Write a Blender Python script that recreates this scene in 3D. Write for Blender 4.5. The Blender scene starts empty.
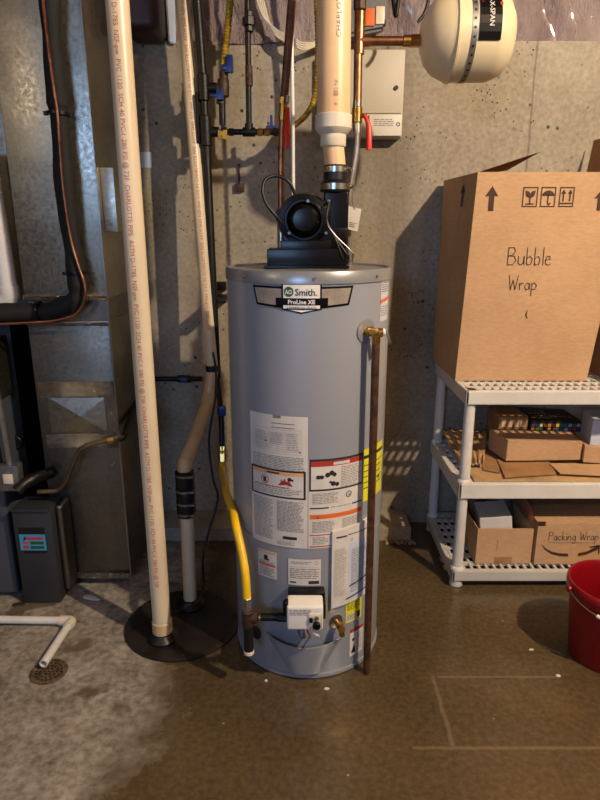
import bpy, bmesh, math, random
from mathutils import Vector, Matrix
random.seed(4)
PI = math.pi
col = bpy.context.scene.collection
# ------------------------------------------------------------------ camera
F = 600.0; H = 1.35; PITCH = math.radians(15.75)
cc, ss = math.cos(PITCH), math.sin(PITCH)
def at(px, py, Y):
    a = (px-300)/F; b = (400-py)/F
    dy = cc+b*ss; dz = -ss+b*cc; t = Y/dy
    return Vector((a*t, Y, H+dz*t))
def gr(px, py, z=0.0):
    a = (px-300)/F; b = (400-py)/F
    dy = cc+b*ss; dz = -ss+b*cc; t = (z-H)/dz
    return Vector((a*t, dy*t, z))
def ppm(py, Y):
    return F*(cc+(400-py)/F*ss)/Y
cam = bpy.data.cameras.new('camera'); co = bpy.data.objects.new('camera', cam); col.objects.link(co)
co.location = (0, 0, H); co.rotation_euler = (PI/2-PITCH, 0, 0)
cam.sensor_fit = 'VERTICAL'; cam.sensor_height = 24; cam.lens = 24*F/800; cam.clip_start = .02
bpy.context.scene.camera = co
# ------------------------------------------------------------------ materials
def lin(c):
    return tuple(((v/255)/12.92 if v/255 <= .04045 else ((v/255+.055)/1.055)**2.4) for v in c)+(1,)
class NT:
    def __init__(s, name):
        s.m = bpy.data.materials.new(name); s.m.use_nodes = True
        s.n = s.m.node_tree.nodes; s.l = s.m.node_tree.links; s.b = s.n['Principled BSDF']
        s.pos = s.n.new('ShaderNodeNewGeometry').outputs['Position']
    def noise(s, scale, detail=4, rough=.55, vec=None, out='Fac'):
        t = s.n.new('ShaderNodeTexNoise'); t.inputs['Scale'].default_value = scale
        t.inputs['Detail'].default_value = detail; t.inputs['Roughness'].default_value = rough
        s.l.new(vec or s.pos, t.inputs['Vector']); return t.outputs[out]
    def vor(s, scale, vec=None, out='Distance', feat='F1'):
        t = s.n.new('ShaderNodeTexVoronoi'); t.inputs['Scale'].default_value = scale; t.feature = feat
        s.l.new(vec or s.pos, t.inputs['Vector']); return t.outputs[out]
    def ramp(s, fac, stops):
        r = s.n.new('ShaderNodeValToRGB'); e = r.color_ramp.elements
        while len(e) < len(stops): e.new(.5)
        for i, (p, c) in enumerate(stops):
            e[i].position = p; e[i].color = c if len(c) == 4 else lin(c)
        s.l.new(fac, r.inputs[0]); return r.outputs[0]
    def mr(s, fac, a, b, c=0., d=1.):
        r = s.n.new('ShaderNodeMapRange'); s.l.new(fac, r.inputs[0])
        for i, v in enumerate((a, b, c, d)): r.inputs[i+1].default_value = v
        return r.outputs[0]
    def mix(s, fac, a, b, mode='MIX'):
        r = s.n.new('ShaderNodeMix'); r.data_type = 'RGBA'; r.blend_type = mode
        for sock, v in ((r.inputs[0], fac), (r.inputs[6], a), (r.inputs[7], b)):
            if isinstance(v, (int, float)): sock.default_value = v
            elif isinstance(v, tuple): sock.default_value = v if len(v) == 4 else lin(v)
            else: s.l.new(v, sock)
        return r.outputs[2]
    def math(s, op, a, b=0.):
        r = s.n.new('ShaderNodeMath'); r.operation = op
        for sock, v in ((r.inputs[0], a), (r.inputs[1], b)):
            if isinstance(v, (int, float)): sock.default_value = v
            else: s.l.new(v, sock)
        return r.outputs[0]
    def sep(s):
        r = s.n.new('ShaderNodeSeparateXYZ'); s.l.new(s.pos, r.inputs[0]); return r.outputs
    def scale(s, v):
        r = s.n.new('ShaderNodeMapping'); s.l.new(s.pos, r.inputs[0]); r.inputs['Scale'].default_value = v; return r.outputs[0]
    def bump(s, h, st, dist=.01):
        r = s.n.new('ShaderNodeBump'); r.inputs['Strength'].default_value = st; r.inputs['Distance'].default_value = dist
        s.l.new(h, r.inputs['Height']); s.l.new(r.outputs[0], s.b.inputs['Normal'])
    def set(s, **k):
        for n, v in k.items():
            n = {'base': 'Base Color', 'rough': 'Roughness', 'metal': 'Metallic', 'spec': 'Specular IOR Level', 'coat': 'Coat Weight', 'alpha': 'Alpha', 'trans': 'Transmission Weight', 'coatr': 'Coat Roughness', 'aniso': 'Anisotropic'}[n]
            if isinstance(v, (int, float)): s.b.inputs[n].default_value = v
            elif isinstance(v, tuple): s.b.inputs[n].default_value = v if len(v) == 4 else lin(v)
            else: s.l.new(v, s.b.inputs[n])
M = {}
def plain(name, c, rough=.5, metal=0., var=.12, scale=18, bump=0., spec=.5, c2=None):
    t = NT(name); f = t.noise(scale)
    d = c2 or tuple(v*(1-var*1.6) for v in c)
    t.set(base=t.ramp(f, [(.3, tuple(d)), (.7, tuple(c))]), rough=rough, metal=metal, spec=spec)
    if bump: t.bump(t.noise(scale*5), bump, .003)
    M[name] = t.m; return t.m
# --- concrete wall
t = NT('concrete_wall')
base = t.ramp(t.noise(2.2, 6, .6), [(.3, (128, 118, 103)), (.52, (156, 146, 129)), (.72, (178, 168, 150))])
fine = t.noise(60, 3)
base = t.mix(.35, base, t.ramp(fine, [(.3, (120, 110, 96)), (.7, (190, 180, 160))]))
st = t.noise(1.1, 3, .5, t.scale((3, 3, .7)))
base = t.mix(t.mr(st, .52, .72, 0, .5), base, (110, 100, 88))
pt = t.vor(17); pm = t.mr(pt, .07, .15, 1, 0); gate = t.mr(t.noise(3.5, 2), .5, .56)
pm = t.math('MULTIPLY', pm, gate)
p2 = t.math('MULTIPLY', t.mr(t.vor(48), .1, .2, 1, 0), t.mr(t.noise(4.5, 2, .5, t.scale((1, 1, 1.7))), .53, .6))
pm = t.math('MAXIMUM', pm, p2)
base = t.mix(t.math('MULTIPLY', pm, .95), base, (48, 40, 32))
x, y, z = t.sep()
wob = t.math('ADD', x, t.math('MULTIPLY', t.noise(5), .02))
seam = t.mr(t.math('ABSOLUTE', t.math('SUBTRACT', wob, .935)), .002, .006, 1, 0)
seam2 = t.mr(t.math('ABSOLUTE', t.math('SUBTRACT', wob, .40)), .001, .004, .35, 0)
base = t.mix(t.math('MULTIPLY', t.math('MAXIMUM', seam, seam2), .5), base, (84, 74, 62))
t.set(base=base, rough=.9, spec=.25)
t.bump(t.math('SUBTRACT', t.math('MULTIPLY', t.noise(40), .3), pm), .6, .006)
M['wall'] = t.m
plain('concrete_side', (84, 76, 66), .9, scale=4, bump=.3)
# --- floor, dry on the left and wet elsewhere
t = NT('concrete_floor')
x, y, z = t.sep()
n1 = t.noise(3.2, 6, .62); n2 = t.noise(9, 5, .6)
e = t.math('ADD', x, t.math('MULTIPLY', t.math('SUBTRACT', n1, .5), .55))
e = t.math('ADD', e, t.math('MULTIPLY', t.math('SUBTRACT', n2, .5), .16))
wet = t.mr(e, -.52, -.40)
patch = t.mr(t.noise(4.2, 3, .5), .60, .63)
wet = t.math('MAXIMUM', wet, t.math('MULTIPLY', patch, .75))
dry = t.ramp(n2, [(.3, (88, 80, 68)), (.5, (124, 116, 102)), (.7, (164, 158, 145))])
dry = t.mix(.4, dry, t.ramp(t.noise(45, 3), [(.35, (96, 86, 72)), (.65, (185, 178, 166))]))
wc = t.ramp(t.noise(2.1, 4), [(.3, (58, 47, 30)), (.6, (80, 66, 43)), (.75, (98, 82, 56))])
wc = t.mix(.18, wc, t.ramp(t.noise(60, 3), [(.35, (60, 48, 30)), (.65, (130, 110, 80))]))
spk = t.mr(t.vor(9), .025, .04, 1, 0)
wc = t.mix(t.math('MULTIPLY', spk, .6), wc, (176, 160, 132))
OX = gr(446, 710).x; OY1 = gr(446, 748).y; OY2 = gr(446, 677).y
# faint pale rectangle outline left by old tiles
def lineat(co, v, w): return t.mr(t.math('ABSOLUTE', t.math('SUBTRACT', co, v)), w*.4, w, 1, 0)
def between(co, a, b): return t.math('MULTIPLY', t.mr(co, a, a+.01), t.mr(co, b, b+.01, 1, 0))
ox = t.math('ADD', x, t.math('MULTIPLY', t.noise(7), .02))
ol = t.math('MAXIMUM', t.math('MULTIPLY', lineat(ox, OX, .008), between(y, OY1, OY2)),
            t.math('MAXIMUM', t.math('MULTIPLY', lineat(y, OY1, .007), between(x, .30, .85)), t.math('MULTIPLY', lineat(y, OY2, .006), between(x, OX, .8))))
wc = t.mix(t.math('MULTIPLY', ol, .22), wc, (150, 132, 100))
t.set(base=t.mix(wet, dry, wc), rough=t.mr(wet, 0, 1, .75, .22), spec=t.mr(wet, 0, 1, .3, .55))
t.bump(t.math('ADD', t.noise(30), t.math('MULTIPLY', t.noise(140), .4)), .18, .004)
M['floor'] = t.m
# --- galvanised sheet
def galv(name, c1, c2, rough):
    t = NT(name); f = t.vor(55, out='Color'); g = t.noise(3, 5)
    b = t.mix(.35, t.ramp(g, [(.3, c1), (.7, c2)]), t.ramp(t.noise(110, 2), [(.35, c1), (.65, c2)]))
    t.set(base=b, metal=1., rough=t.mr(t.noise(70, 3), .3, .7, rough-.07, rough+.12)); t.bump(t.noise(2.5, 2), .22, .05)
    M[name] = t.m
galv('galvanised', (140, 134, 120), (186, 180, 164), .36)
galv('galvanised_dull', (110, 104, 94), (140, 134, 122), .42)
t = NT('foil'); t.set(base=(205, 200, 188), metal=1., rough=.14); t.bump(t.noise(70, 5, .7), 1., .03); M['foil'] = t.m
t = NT('vapor'); nn = t.noise(7, 5, .6, t.scale((1, 1, .5)))
t.set(base=t.ramp(nn, [(.3, (168, 142, 142)), (.55, (200, 180, 178)), (.75, (224, 212, 208))]), rough=.28, spec=.6, coat=.6); t.bump(t.noise(9, 6, .65, t.scale((1.5, 1, .6))), .9, .05); M['vapor'] = t.m
t = NT('cardboard'); t.set(base=t.mix(.3, t.ramp(t.noise(5, 4), [(.3, (176, 142, 106)), (.7, (192, 156, 120))]), t.ramp(t.noise(160, 2, .5, t.scale((.3, .3, 1))), [(.3, (164, 130, 94)), (.7, (202, 166, 130))])), rough=.85, spec=.15); t.bump(t.noise(30), .12, .004); M['cardboard'] = t.m
t = NT('cardboard_dark'); t.set(base=t.ramp(t.noise(14, 4), [(.3, (142, 106, 72)), (.7, (166, 128, 90))]), rough=.88, spec=.12); t.bump(t.noise(30), .15, .004); M['cardboard_dark'] = t.m
t = NT('tank_paint'); t.set(base=t.ramp(t.noise(1.5, 2), [(.3, (148, 153, 162)), (.7, (156, 161, 170))]), rough=.34, metal=.25, spec=.5); t.bump(t.noise(170, 2), .04, .001); M['tank'] = t.m
t = NT('tank_top'); t.set(base=t.ramp(t.noise(3, 3), [(.3, (128, 130, 134)), (.7, (150, 152, 154))]), rough=.3, metal=.4); M['tanktop'] = t.m
t = NT('copper'); t.set(base=t.ramp(t.noise(12, 5, .7), [(.3, (112, 70, 50)), (.55, (164, 112, 82)), (.8, (196, 146, 112))]), metal=1., rough=.38); M['copper'] = t.m
t = NT('copper_old'); t.set(base=t.ramp(t.noise(30, 5, .7), [(.3, (74, 54, 42)), (.55, (118, 84, 62)), (.8, (150, 110, 84))]), metal=.8, rough=.5); M['copper_old'] = t.m
t = NT('brass'); t.set(base=t.ramp(t.noise(40), [(.3, (170, 124, 62)), (.7, (214, 172, 100))]), metal=1., rough=.3); M['brass'] = t.m
t = NT('pvc'); t.set(base=t.ramp(t.noise(9, 4, .6, t.scale((1, 1, .3))), [(.3, (208, 188, 156)), (.7, (226, 210, 182))]), rough=.35); M['pvc'] = t.m
t = NT('pvc_vent'); t.set(base=t.ramp(t.noise(7, 4, .6, t.scale((1, 1, .4))), [(.35, (222, 178, 130)), (.65, (228, 198, 158))]), rough=.33); M['pvc_vent'] = t.m
t = NT('steel_braid'); w = t.n.new('ShaderNodeTexWave'); w.inputs['Scale'].default_value = 120; t.l.new(t.scale((1, .3, 1)), w.inputs[0]); t.set(base=(176, 172, 164), metal=.9, rough=.36); t.bump(w.outputs['Fac'], .5, .001); M['braid'] = t.m
plain('pvc_cap', (224, 212, 190), .35, var=.05)
plain('pvc_yellowed', (218, 186, 142), .38, var=.07)
plain('white_gloss', (232, 228, 220), .3, var=.03)
plain('paper', (214, 208, 200), .6, var=.04)
plain('paper_blue', (196, 204, 220), .35, var=.04)
plain('ink', (40, 38, 38), .6, var=.1)
plain('ink_grey', (132, 126, 122), .6, var=.1)
plain('ink_light', (172, 164, 158), .6, var=.06)
plain('ink_red', (176, 48, 34), .6, var=.08)
plain('ink_orange', (226, 110, 44), .6, var=.06)
plain('ink_salmon', (226, 168, 120), .6, var=.06)
plain('print_red', (206, 100, 72), .5, var=.12)
plain('print_brown', (70, 44, 28), .8, var=.1)
plain('label_yellow', (226, 222, 40), .5, var=.06)
plain('label_green', (38, 84, 46), .5, var=.06)
plain('silver_print', (214, 204, 190), .3, metal=.6, var=.1, scale=30)
plain('black_plastic', (9, 8, 8), .3, var=.2, scale=6, spec=.32)
plain('black_rubber', (13, 12, 12), .45, var=.2, scale=40, bump=.1)
plain('foam', (15, 13, 12), .75, var=.2, scale=60, bump=.5)
plain('black_iron', (34, 31, 28), .42, metal=.55, var=.25, scale=40, bump=.2)
plain('iron_rust', (86, 60, 46), .6, metal=.4, var=.3, scale=50, bump=.2)
plain('steel', (190, 186, 178), .28, metal=1., var=.08)
plain('zinc', (150, 150, 148), .42, metal=.8, var=.12, scale=50)
plain('yellow_pvc', (238, 190, 20), .4, var=.06)
plain('yellow_old', (186, 152, 30), .5, var=.3, scale=60, bump=.5)
plain('red_handle', (222, 52, 24), .35, var=.05)
plain('blue_handle', (16, 40, 104), .35, var=.08)
plain('shelf_white', (218, 214, 206), .45, var=.05, scale=8)
plain('shelf_grey', (196, 192, 184), .45, var=.05, scale=8)
plain('bucket_red', (132, 8, 20), .35, var=.06, scale=5)
plain('wood_board', (196, 160, 112), .7, var=.14, scale=12)
plain('kraft', (196, 156, 110), .8, var=.15, scale=14, bump=.2)
plain('panel_beige', (186, 178, 160), .5, var=.04, scale=3)
plain('panel_label', (214, 208, 194), .5, var=.03)
plain('tank_cream', (222, 206, 168), .32, var=.04, scale=4)
plain('grey_plastic', (104, 104, 106), .5, var=.06)
plain('furnace_grey', (84, 88, 98), .42, metal=.3, var=.08, scale=4)
plain('filter_grey', (56, 58, 62), .5, metal=.2, var=.1, scale=6)
plain('furnace_black', (9, 9, 10), .55, var=.1)
plain('lid_black', (40, 32, 26), .45, var=.5, scale=9, bump=.35, c2=(14, 12, 11))
plain('sticker_blue', (70, 158, 206), .4, var=.06)
plain('sticker_red', (200, 60, 70), .4, var=.06)
plain('red_insulation', (66, 24, 20), .5, var=.35, scale=9, bump=.4)
plain('joist', (150, 112, 72), .8, var=.2, scale=8)
plain('magazine', (44, 42, 48), .3, var=.2)
plain('pipe_white', (226, 222, 214), .35, var=.04)
plain('tan_tube', (128, 104, 74), .4, metal=.4, var=.15, scale=30)
plain('debris', (190, 160, 120), .9, var=.4, scale=60, bump=.5)
plain('rust_grate', (128, 106, 76), .8, metal=.3, var=.4, scale=60, bump=.5)
plain('drain_dark', (18, 14, 10), .9, var=.2)
plain('shadow_glass', (180, 200, 225), .1, var=.02)
for i, c in enumerate([(196, 74, 56), (206, 190, 150), (70, 118, 122), (222, 142, 66), (196, 198, 196), (214, 196, 60), (110, 60, 110)]):
    plain('cover_tint_'+str(i), c, .35, var=.1)
# ------------------------------------------------------------------ object helpers
def tag(o, label=None, cat=None, group=None, kind=None):
    if label: o['label'] = label
    if cat: o['category'] = cat
    if group: o['group'] = group
    if kind: o['kind'] = kind
    return o
def thing(name, label, cat, loc, group=None):
    o = bpy.data.objects.new(name, None); col.objects.link(o); o.location = loc; o.empty_display_size = .05
    return tag(o, label, cat, group)
def rootof(o):
    while o.parent: o = o.parent
    return o
def obj(name, bm, mats, parent=None, smooth=True, label=None, origin=None):
    if isinstance(mats, str): mats = [mats]
    if parent: off = rootof(parent).location.copy()
    else:
        if origin is None:
            vs = [v.co for v in bm.verts]
            off = Vector(((min(v.x for v in vs)+max(v.x for v in vs))/2, (min(v.y for v in vs)+max(v.y for v in vs))/2, min(v.z for v in vs)))
        else: off = Vector(origin)
    bmesh.ops.translate(bm, vec=-off, verts=bm.verts)
    me = bpy.data.meshes.new(name); bm.to_mesh(me); bm.free()
    for m in mats: me.materials.append(M[m])
    if smooth:
        me.shade_smooth()
        try: me.set_sharp_from_angle(angle=math.radians(38))
        except Exception: pass
    o = bpy.data.objects.new(name, me); col.objects.link(o)
    if parent: o.parent = parent
    else: o.location = off
    if label: o['label'] = label
    return o
def nb(): return bmesh.new()
def setmi(bm, n0, mi):
    bm.faces.ensure_lookup_table()
    for f in bm.faces[n0:]: f.material_index = mi
def box(bm, x0, x1, y0, y1, z0, z1, bev=0., seg=2, mi=0, mat=None):
    b2 = bmesh.new(); bmesh.ops.create_cube(b2, size=1)
    for v in b2.verts:
        v.co = Vector(((x0+x1)/2+v.co.x*(x1-x0), (y0+y1)/2+v.co.y*(y1-y0), (z0+z1)/2+v.co.z*(z1-z0)))
    if bev: bmesh.ops.bevel(b2, geom=b2.edges[:], offset=bev, segments=seg, affect='EDGES', profile=.6)
    if mat is not None: bmesh.ops.transform(b2, matrix=mat, verts=b2.verts)
    merge(bm, b2, mi); return bm
def merge(bm, b2, mi=0):
    me = bpy.data.meshes.new('tmp'); b2.to_mesh(me); b2.free()
    n0 = len(bm.faces); bm.from_mesh(me); bpy.data.meshes.remove(me)
    setmi(bm, n0, mi)
def hexa(bm, p, mi=0, bev=0.):   # 8 points: bottom 4 ccw, top 4 ccw
    b2 = bmesh.new(); v = [b2.verts.new(q) for q in p]
    for f in ((3, 2, 1, 0), (4, 5, 6, 7), (0, 1, 5, 4), (1, 2, 6, 5), (2, 3, 7, 6), (3, 0, 4, 7)): b2.faces.new([v[i] for i in f])
    bmesh.ops.recalc_face_normals(b2, faces=b2.faces)
    if bev: bmesh.ops.bevel(b2, geom=b2.edges[:], offset=bev, segments=2, affect='EDGES')
    merge(bm, b2, mi)
def lathe(bm, prof, c=(0, 0, 0), axis=(0, 0, 1), seg=32, mi=0, cap=True):
    c = Vector(c); q = Vector(axis).normalized().to_track_quat('Z', 'Y')
    b2 = bmesh.new(); rings = []
    for r, z in prof:
        rings.append([b2.verts.new(c+q@Vector((r*math.cos(2*PI*i/seg), r*math.sin(2*PI*i/seg), z))) for i in range(seg)] if r > 1e-6 else [b2.verts.new(c+q@Vector((0, 0, z)))])
    for a, b in zip(rings, rings[1:]):
        for i in range(seg):
            j = (i+1) % seg
            if len(a) == 1 and len(b) == 1: continue
            if len(a) == 1: b2.faces.new((a[0], b[i], b[j]))
            elif len(b) == 1: b2.faces.new((a[i], a[j], b[0]))
            else: b2.faces.new((a[i], a[j], b[j], b[i]))
    if cap:
        for rg in (rings[0], rings[-1]):
            if len(rg) > 2: b2.faces.new(rg)
    bmesh.ops.recalc_face_normals(b2, faces=b2.faces); merge(bm, b2, mi); return bm
def cyl(bm, a, b, r, r2=None, seg=20, mi=0, bev=0.):
    a, b = Vector(a), Vector(b); L = (b-a).length; r2 = r if r2 is None else r2
    pr = [(r, 0), (r2, L)] if not bev else [(r-bev, 0), (r, bev), (r2, L-bev), (r2-bev, L)]
    return lathe(bm, pr, a, b-a, seg, mi)
def smooth_path(pts, n=8):
    p = [Vector(q) for q in pts]
    if len(p) < 3: return p
    e = [p[0]*2-p[1]]+p+[p[-1]*2-p[-2]]; out = []
    for i in range(1, len(e)-2):
        for k in range(n):
            t_ = k/n; a, b, c_, d = e[i-1:i+3]
            out.append(.5*((2*b)+(c_-a)*t_+(2*a-5*b+4*c_-d)*t_**2+(3*b-a-3*c_+d)*t_**3))
    out.append(p[-1]); return out
def fillet(pts, rad, n=6):
    p = [Vector(q) for q in pts]; out = [p[0]]
    for i in range(1, len(p)-1):
        a = (p[i-1]-p[i]); b = (p[i+1]-p[i]); r = min(rad, a.length*.45, b.length*.45)
        s, e = p[i]+a.normalized()*r, p[i]+b.normalized()*r
        for k in range(n+1):
            t_ = k/n; out.append(s*(1-t_)**2+p[i]*2*t_*(1-t_)+e*t_**2)
    out.append(p[-1]); return out
def sweep(bm, pts, r, seg=14, mi=0):
    pts = [Vector(q) for q in pts]; n = len(pts)
    rf = r if callable(r) else (lambda s: r)
    tan = [(pts[min(i+1, n-1)]-pts[max(i-1, 0)]).normalized() for i in range(n)]
    ref = Vector((0, 1, 0)) if abs(tan[0].y) < .9 else Vector((1, 0, 0))
    u = (ref-tan[0]*ref.dot(tan[0])).normalized(); b2 = bmesh.new(); rings = []
    for i in range(n):
        u = (u-tan[i]*u.dot(tan[i])).normalized(); w = tan[i].cross(u); rr = rf(i/(n-1))
        rings.append([b2.verts.new(pts[i]+(u*math.cos(2*PI*k/seg)+w*math.sin(2*PI*k/seg))*rr) for k in range(seg)])
    for a, b in zip(rings, rings[1:]):
        for k in range(seg): b2.faces.new((a[k], a[(k+1) % seg], b[(k+1) % seg], b[k]))
    b2.faces.new(rings[0]); b2.faces.new(rings[-1])
    bmesh.ops.recalc_face_normals(b2, faces=b2.faces); merge(bm, b2, mi); return bm
def A(seq): return [at(*q) for q in seq]
# text -> flat mesh
TC = {}
def textmesh(s, bold=0.):
    k = (s, bold)
    if k not in TC:
        cu = bpy.data.curves.new('t', 'FONT'); cu.body = s; cu.size = 1; cu.offset = bold; cu.resolution_u = 2
        o = bpy.data.objects.new('t', cu); col.objects.link(o)
        me = bpy.data.meshes.new_from_object(o.evaluated_get(bpy.context.evaluated_depsgraph_get()))
        vs = [(v.co.x, v.co.y) for v in me.vertices]; ps = [list(p.vertices) for p in me.polygons]
        bpy.data.objects.remove(o); bpy.data.curves.remove(cu); bpy.data.meshes.remove(me)
        x0 = min(v[0] for v in vs); x1 = max(v[0] for v in vs)
        TC[k] = ([(v[0]-x0, v[1]) for v in vs], ps, x1-x0)
    return TC[k]
class Art:
    """flat print laid over a surface: f(u, v, h) -> world"""
    def __init__(s, f, bm=None): s.bm = bm or nb(); s.f = f; s.h = 0.
    def poly(s, pts, mi, h=1):
        vs = [s.bm.verts.new(s.f(u, v, h*.0004)) for u, v in pts]
        try: fc = s.bm.faces.new(vs); fc.material_index = mi
        except ValueError: pass
    def rect(s, u0, v0, u1, v1, mi, h=1, n=None):
        n = n or max(1, int(abs(u1-u0)/.012)); prev = None
        for i in range(n+1):
            u = u0+(u1-u0)*i/n
            c = (s.bm.verts.new(s.f(u, v0, h*.0004)), s.bm.verts.new(s.f(u, v1, h*.0004)))
            if prev: s.bm.faces.new((prev[0], c[0], c[1], prev[1])).material_index = mi
            prev = c
    def frame(s, u0, v0, u1, v1, w, mi, h=2):
        s.rect(u0, v0, u1, v0+w, mi, h); s.rect(u0, v1-w, u1, v1, mi, h)
        s.rect(u0, v0+w, u0+w, v1-w, mi, h); s.rect(u1-w, v0+w, u1, v1-w, mi, h)
    def line(s, pts, w, mi, h=2):
        for (a, b), (c, d) in zip(pts, pts[1:]):
            L = math.hypot(c-a, d-b) or 1e-6; ex, ey = (c-a)/L, (d-b)/L; nx, ny = -ey*w/2, ex*w/2; ex *= w*.3; ey *= w*.3
            s.poly([(a-ex-nx, b-ey-ny), (c+ex-nx, d+ey-ny), (c+ex+nx, d+ey+ny), (a-ex+nx, b-ey+ny)], mi, h)
    def disc(s, u, v, r, mi, h=2, n=20): s.poly([(u+r*math.cos(2*PI*k/n), v+r*math.sin(2*PI*k/n)) for k in range(n)], mi, h)
    def ring(s, u, v, r, w, mi, h=2, n=20): s.line([(u+r*math.cos(2*PI*k/n), v+r*math.sin(2*PI*k/n)) for k in range(n+1)], w, mi, h)
    def text(s, t, u, v, size, mi, h=3, align='L', rot=0., bold=0., sx=1.):
        vs, ps, w = textmesh(t, bold); o = {'L': 0, 'C': -w/2, 'R': -w}[align]; c_, s_ = math.cos(rot), math.sin(rot)
        nv = [s.bm.verts.new(s.f(u+size*((a+o)*sx*c_-b*s_), v+size*((a+o)*sx*s_+b*c_), h*.0004)) for a, b in vs]
        for p in ps:
            try: s.bm.faces.new([nv[i] for i in p]).material_index = mi
            except ValueError: pass
    def prose(s, u0, v0, u1, v1, pitch, mi, h=2, gap=.12, rag=.3):   # rows of tiny print too small to read
        v = v1-pitch
        while v > v0:
            u = u0; end = u1-(random.random()**3)*rag*(u1-u0)
            while u < end:
                w = pitch*random.uniform(1.2, 4.5); s.rect(u, v, min(u+w, end), v+pitch*.38, mi, h, 1); u += w+pitch*.55
            v -= pitch
def plane_map(o, ux, vy):
    o = Vector(o); ux = Vector(ux).normalized(); vy = Vector(vy).normalized(); n = ux.cross(vy)
    return lambda u, v, h: o+ux*u+vy*v+n*(h+.0006)
# ------------------------------------------------------------------ room shell
WY = 2.62; XL, XR, YF, ZC = -2.4, 3.0, -2.2, 2.832; TOPW = at(300, 41, WY).z
def struct(name, bm, m, **k): return tag(obj(name, bm, m, None, False, **k), kind='structure')
b = nb(); box(b, XL-.1, XR+.1, YF-.1, WY+.3, -.12, 0); struct('floor', b, 'floor')
b = nb(); box(b, XL, XR, WY, WY+.2, 0, TOPW); struct('wall_back', b, 'wall')
b = nb(); box(b, XL, XR, WY+.06, WY+.2, TOPW, ZC); struct('wall_back_upper', b, 'joist')
b = nb(); box(b, XL-.12, XL, YF, WY+.2, 0, ZC); struct('wall_left', b, 'concrete_side')
b = nb(); box(b, XR, XR+.12, YF, WY+.2, 0, ZC); struct('wall_right', b, 'concrete_side')
b = nb(); box(b, XL, XR, YF-.12, YF, 0, ZC); struct('wall_front', b, 'concrete_side')
b = nb(); box(b, XL, XR, YF, WY+.2, ZC, ZC+.1); struct('ceiling', b, 'joist')
# footing ledge along the wall foot
b = nb(); LY = gr(400, 541).y
box(b, -.62, .50, LY, WY, 0, .065, .004); struct('trim_1', b, 'wall')
# vapour barrier over pink insulation above the concrete
b = nb(); nx, nz = 150, 14; g = []
for i in range(nx+1):
    row = []
    for k in range(nz+1):
        xx = -1.6+3.9*i/nx; zz = TOPW-.012+(ZC-TOPW+.002)*k/nz
        yy = WY+.012+.022*math.sin(xx*9+1.3*math.sin(zz*14))+.012*math.sin(xx*31+zz*22)+.012*random.random()-.02*math.exp(-((xx+.25)/.25)**2)
        row.append(b.verts.new((xx, min(yy, WY+.05), zz)))
    g.append(row)
for i in range(nx):
    for k in range(nz): b.faces.new((g[i][k], g[i+1][k], g[i+1][k+1], g[i][k+1]))
bmesh.ops.solidify(b, geom=b.faces[:], thickness=.002)
tag(obj('vapor_barrier', b, 'vapor'), 'wrinkled pinkish plastic sheeting along the top of the concrete wall', 'plastic sheeting')
# ------------------------------------------------------------------ water heater
TX, TY, TR, TH = .025, 1.81, .240, 1.25
def cylmap(R): return lambda u, v, h: Vector((TX+(R+h)*math.sin(u/R), TY-(R+h)*math.cos(u/R), v))
def onT(px, py, R=TR):
    a = (px-300)/F; bb = (400-py)/F; d = Vector((a, cc+bb*ss, -ss+bb*cc)); o = Vector((0, 0, H))
    ox, oy = -TX, -TY; A_ = d.x**2+d.y**2; B_ = 2*(ox*d.x+oy*d.y); C_ = ox*ox+oy*oy-R*R; D_ = B_*B_-4*A_*C_
    if D_ < 0: D_ = 0
    tt = (-B_-math.sqrt(D_))/(2*A_); p = o+d*tt
    return math.atan2(p.x-TX, -(p.y-TY))*R, p.z
heater = thing('water_heater', 'tall grey cylindrical water heater with a black blower on top', 'water heater', (TX, TY, 0))
SZ = onT(300, 546)[1]
b = nb(); lathe(b, [(TR-.012, .012), (TR-.003, .014), (TR-.001, .03), (TR-.001, SZ-.003), (TR-.004, SZ-.001), (TR-.004, SZ+.001), (TR, SZ+.003), (TR, TH-.034)], (TX, TY, 0), seg=96)
body = obj('tank_jacket', b, 'tank', heater)
b = nb(); lathe(b, [(TR+.001, TH-.034), (TR+.004, TH-.033), (TR+.004, TH-.004), (TR+.001, TH), (TR-.006, TH), (TR-.012, TH-.006), (.1, TH-.002), (0, TH-.002)], (TX, TY, 0), seg=96, cap=False)
cap = obj('top_cap', b, 'tanktop', heater)
for dg in (-46, 3, 48):
    b = nb(); a_ = math.radians(dg); d_ = Vector((math.sin(a_), -math.cos(a_), 0)); cyl(b, Vector((TX, TY, TH-.018))+d_*(TR+.003), Vector((TX, TY, TH-.018))+d_*(TR+.0075), .0035, seg=8); obj('screw', b, 'zinc', cap)
b = nb(); lathe(b, [(TR-.02, 0), (TR-.004, 0), (TR+.002, .005), (TR+.002, .016), (TR-.02, .016)], (TX, TY, 0), seg=96, cap=False); obj('base_ring', b, 'tank', heater)
cm = cylmap(TR+.0006)
def lab(name, px0, py0, px1, py1, mats, fn, mcm=None, label=None, par=None):
    """a printed label; corner pixels only give its place on the tank"""
    u0, z1 = onT(px0, py0); u1, z0 = onT(px1, py1); z1b = onT(px1, py0)[1]; z0b = onT(px0, py1)[1]
    s = Art(mcm or cm); fn(s, u0, z0, u1, z1); return obj(name, s.bm, mats, par or heater, False, label)
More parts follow.
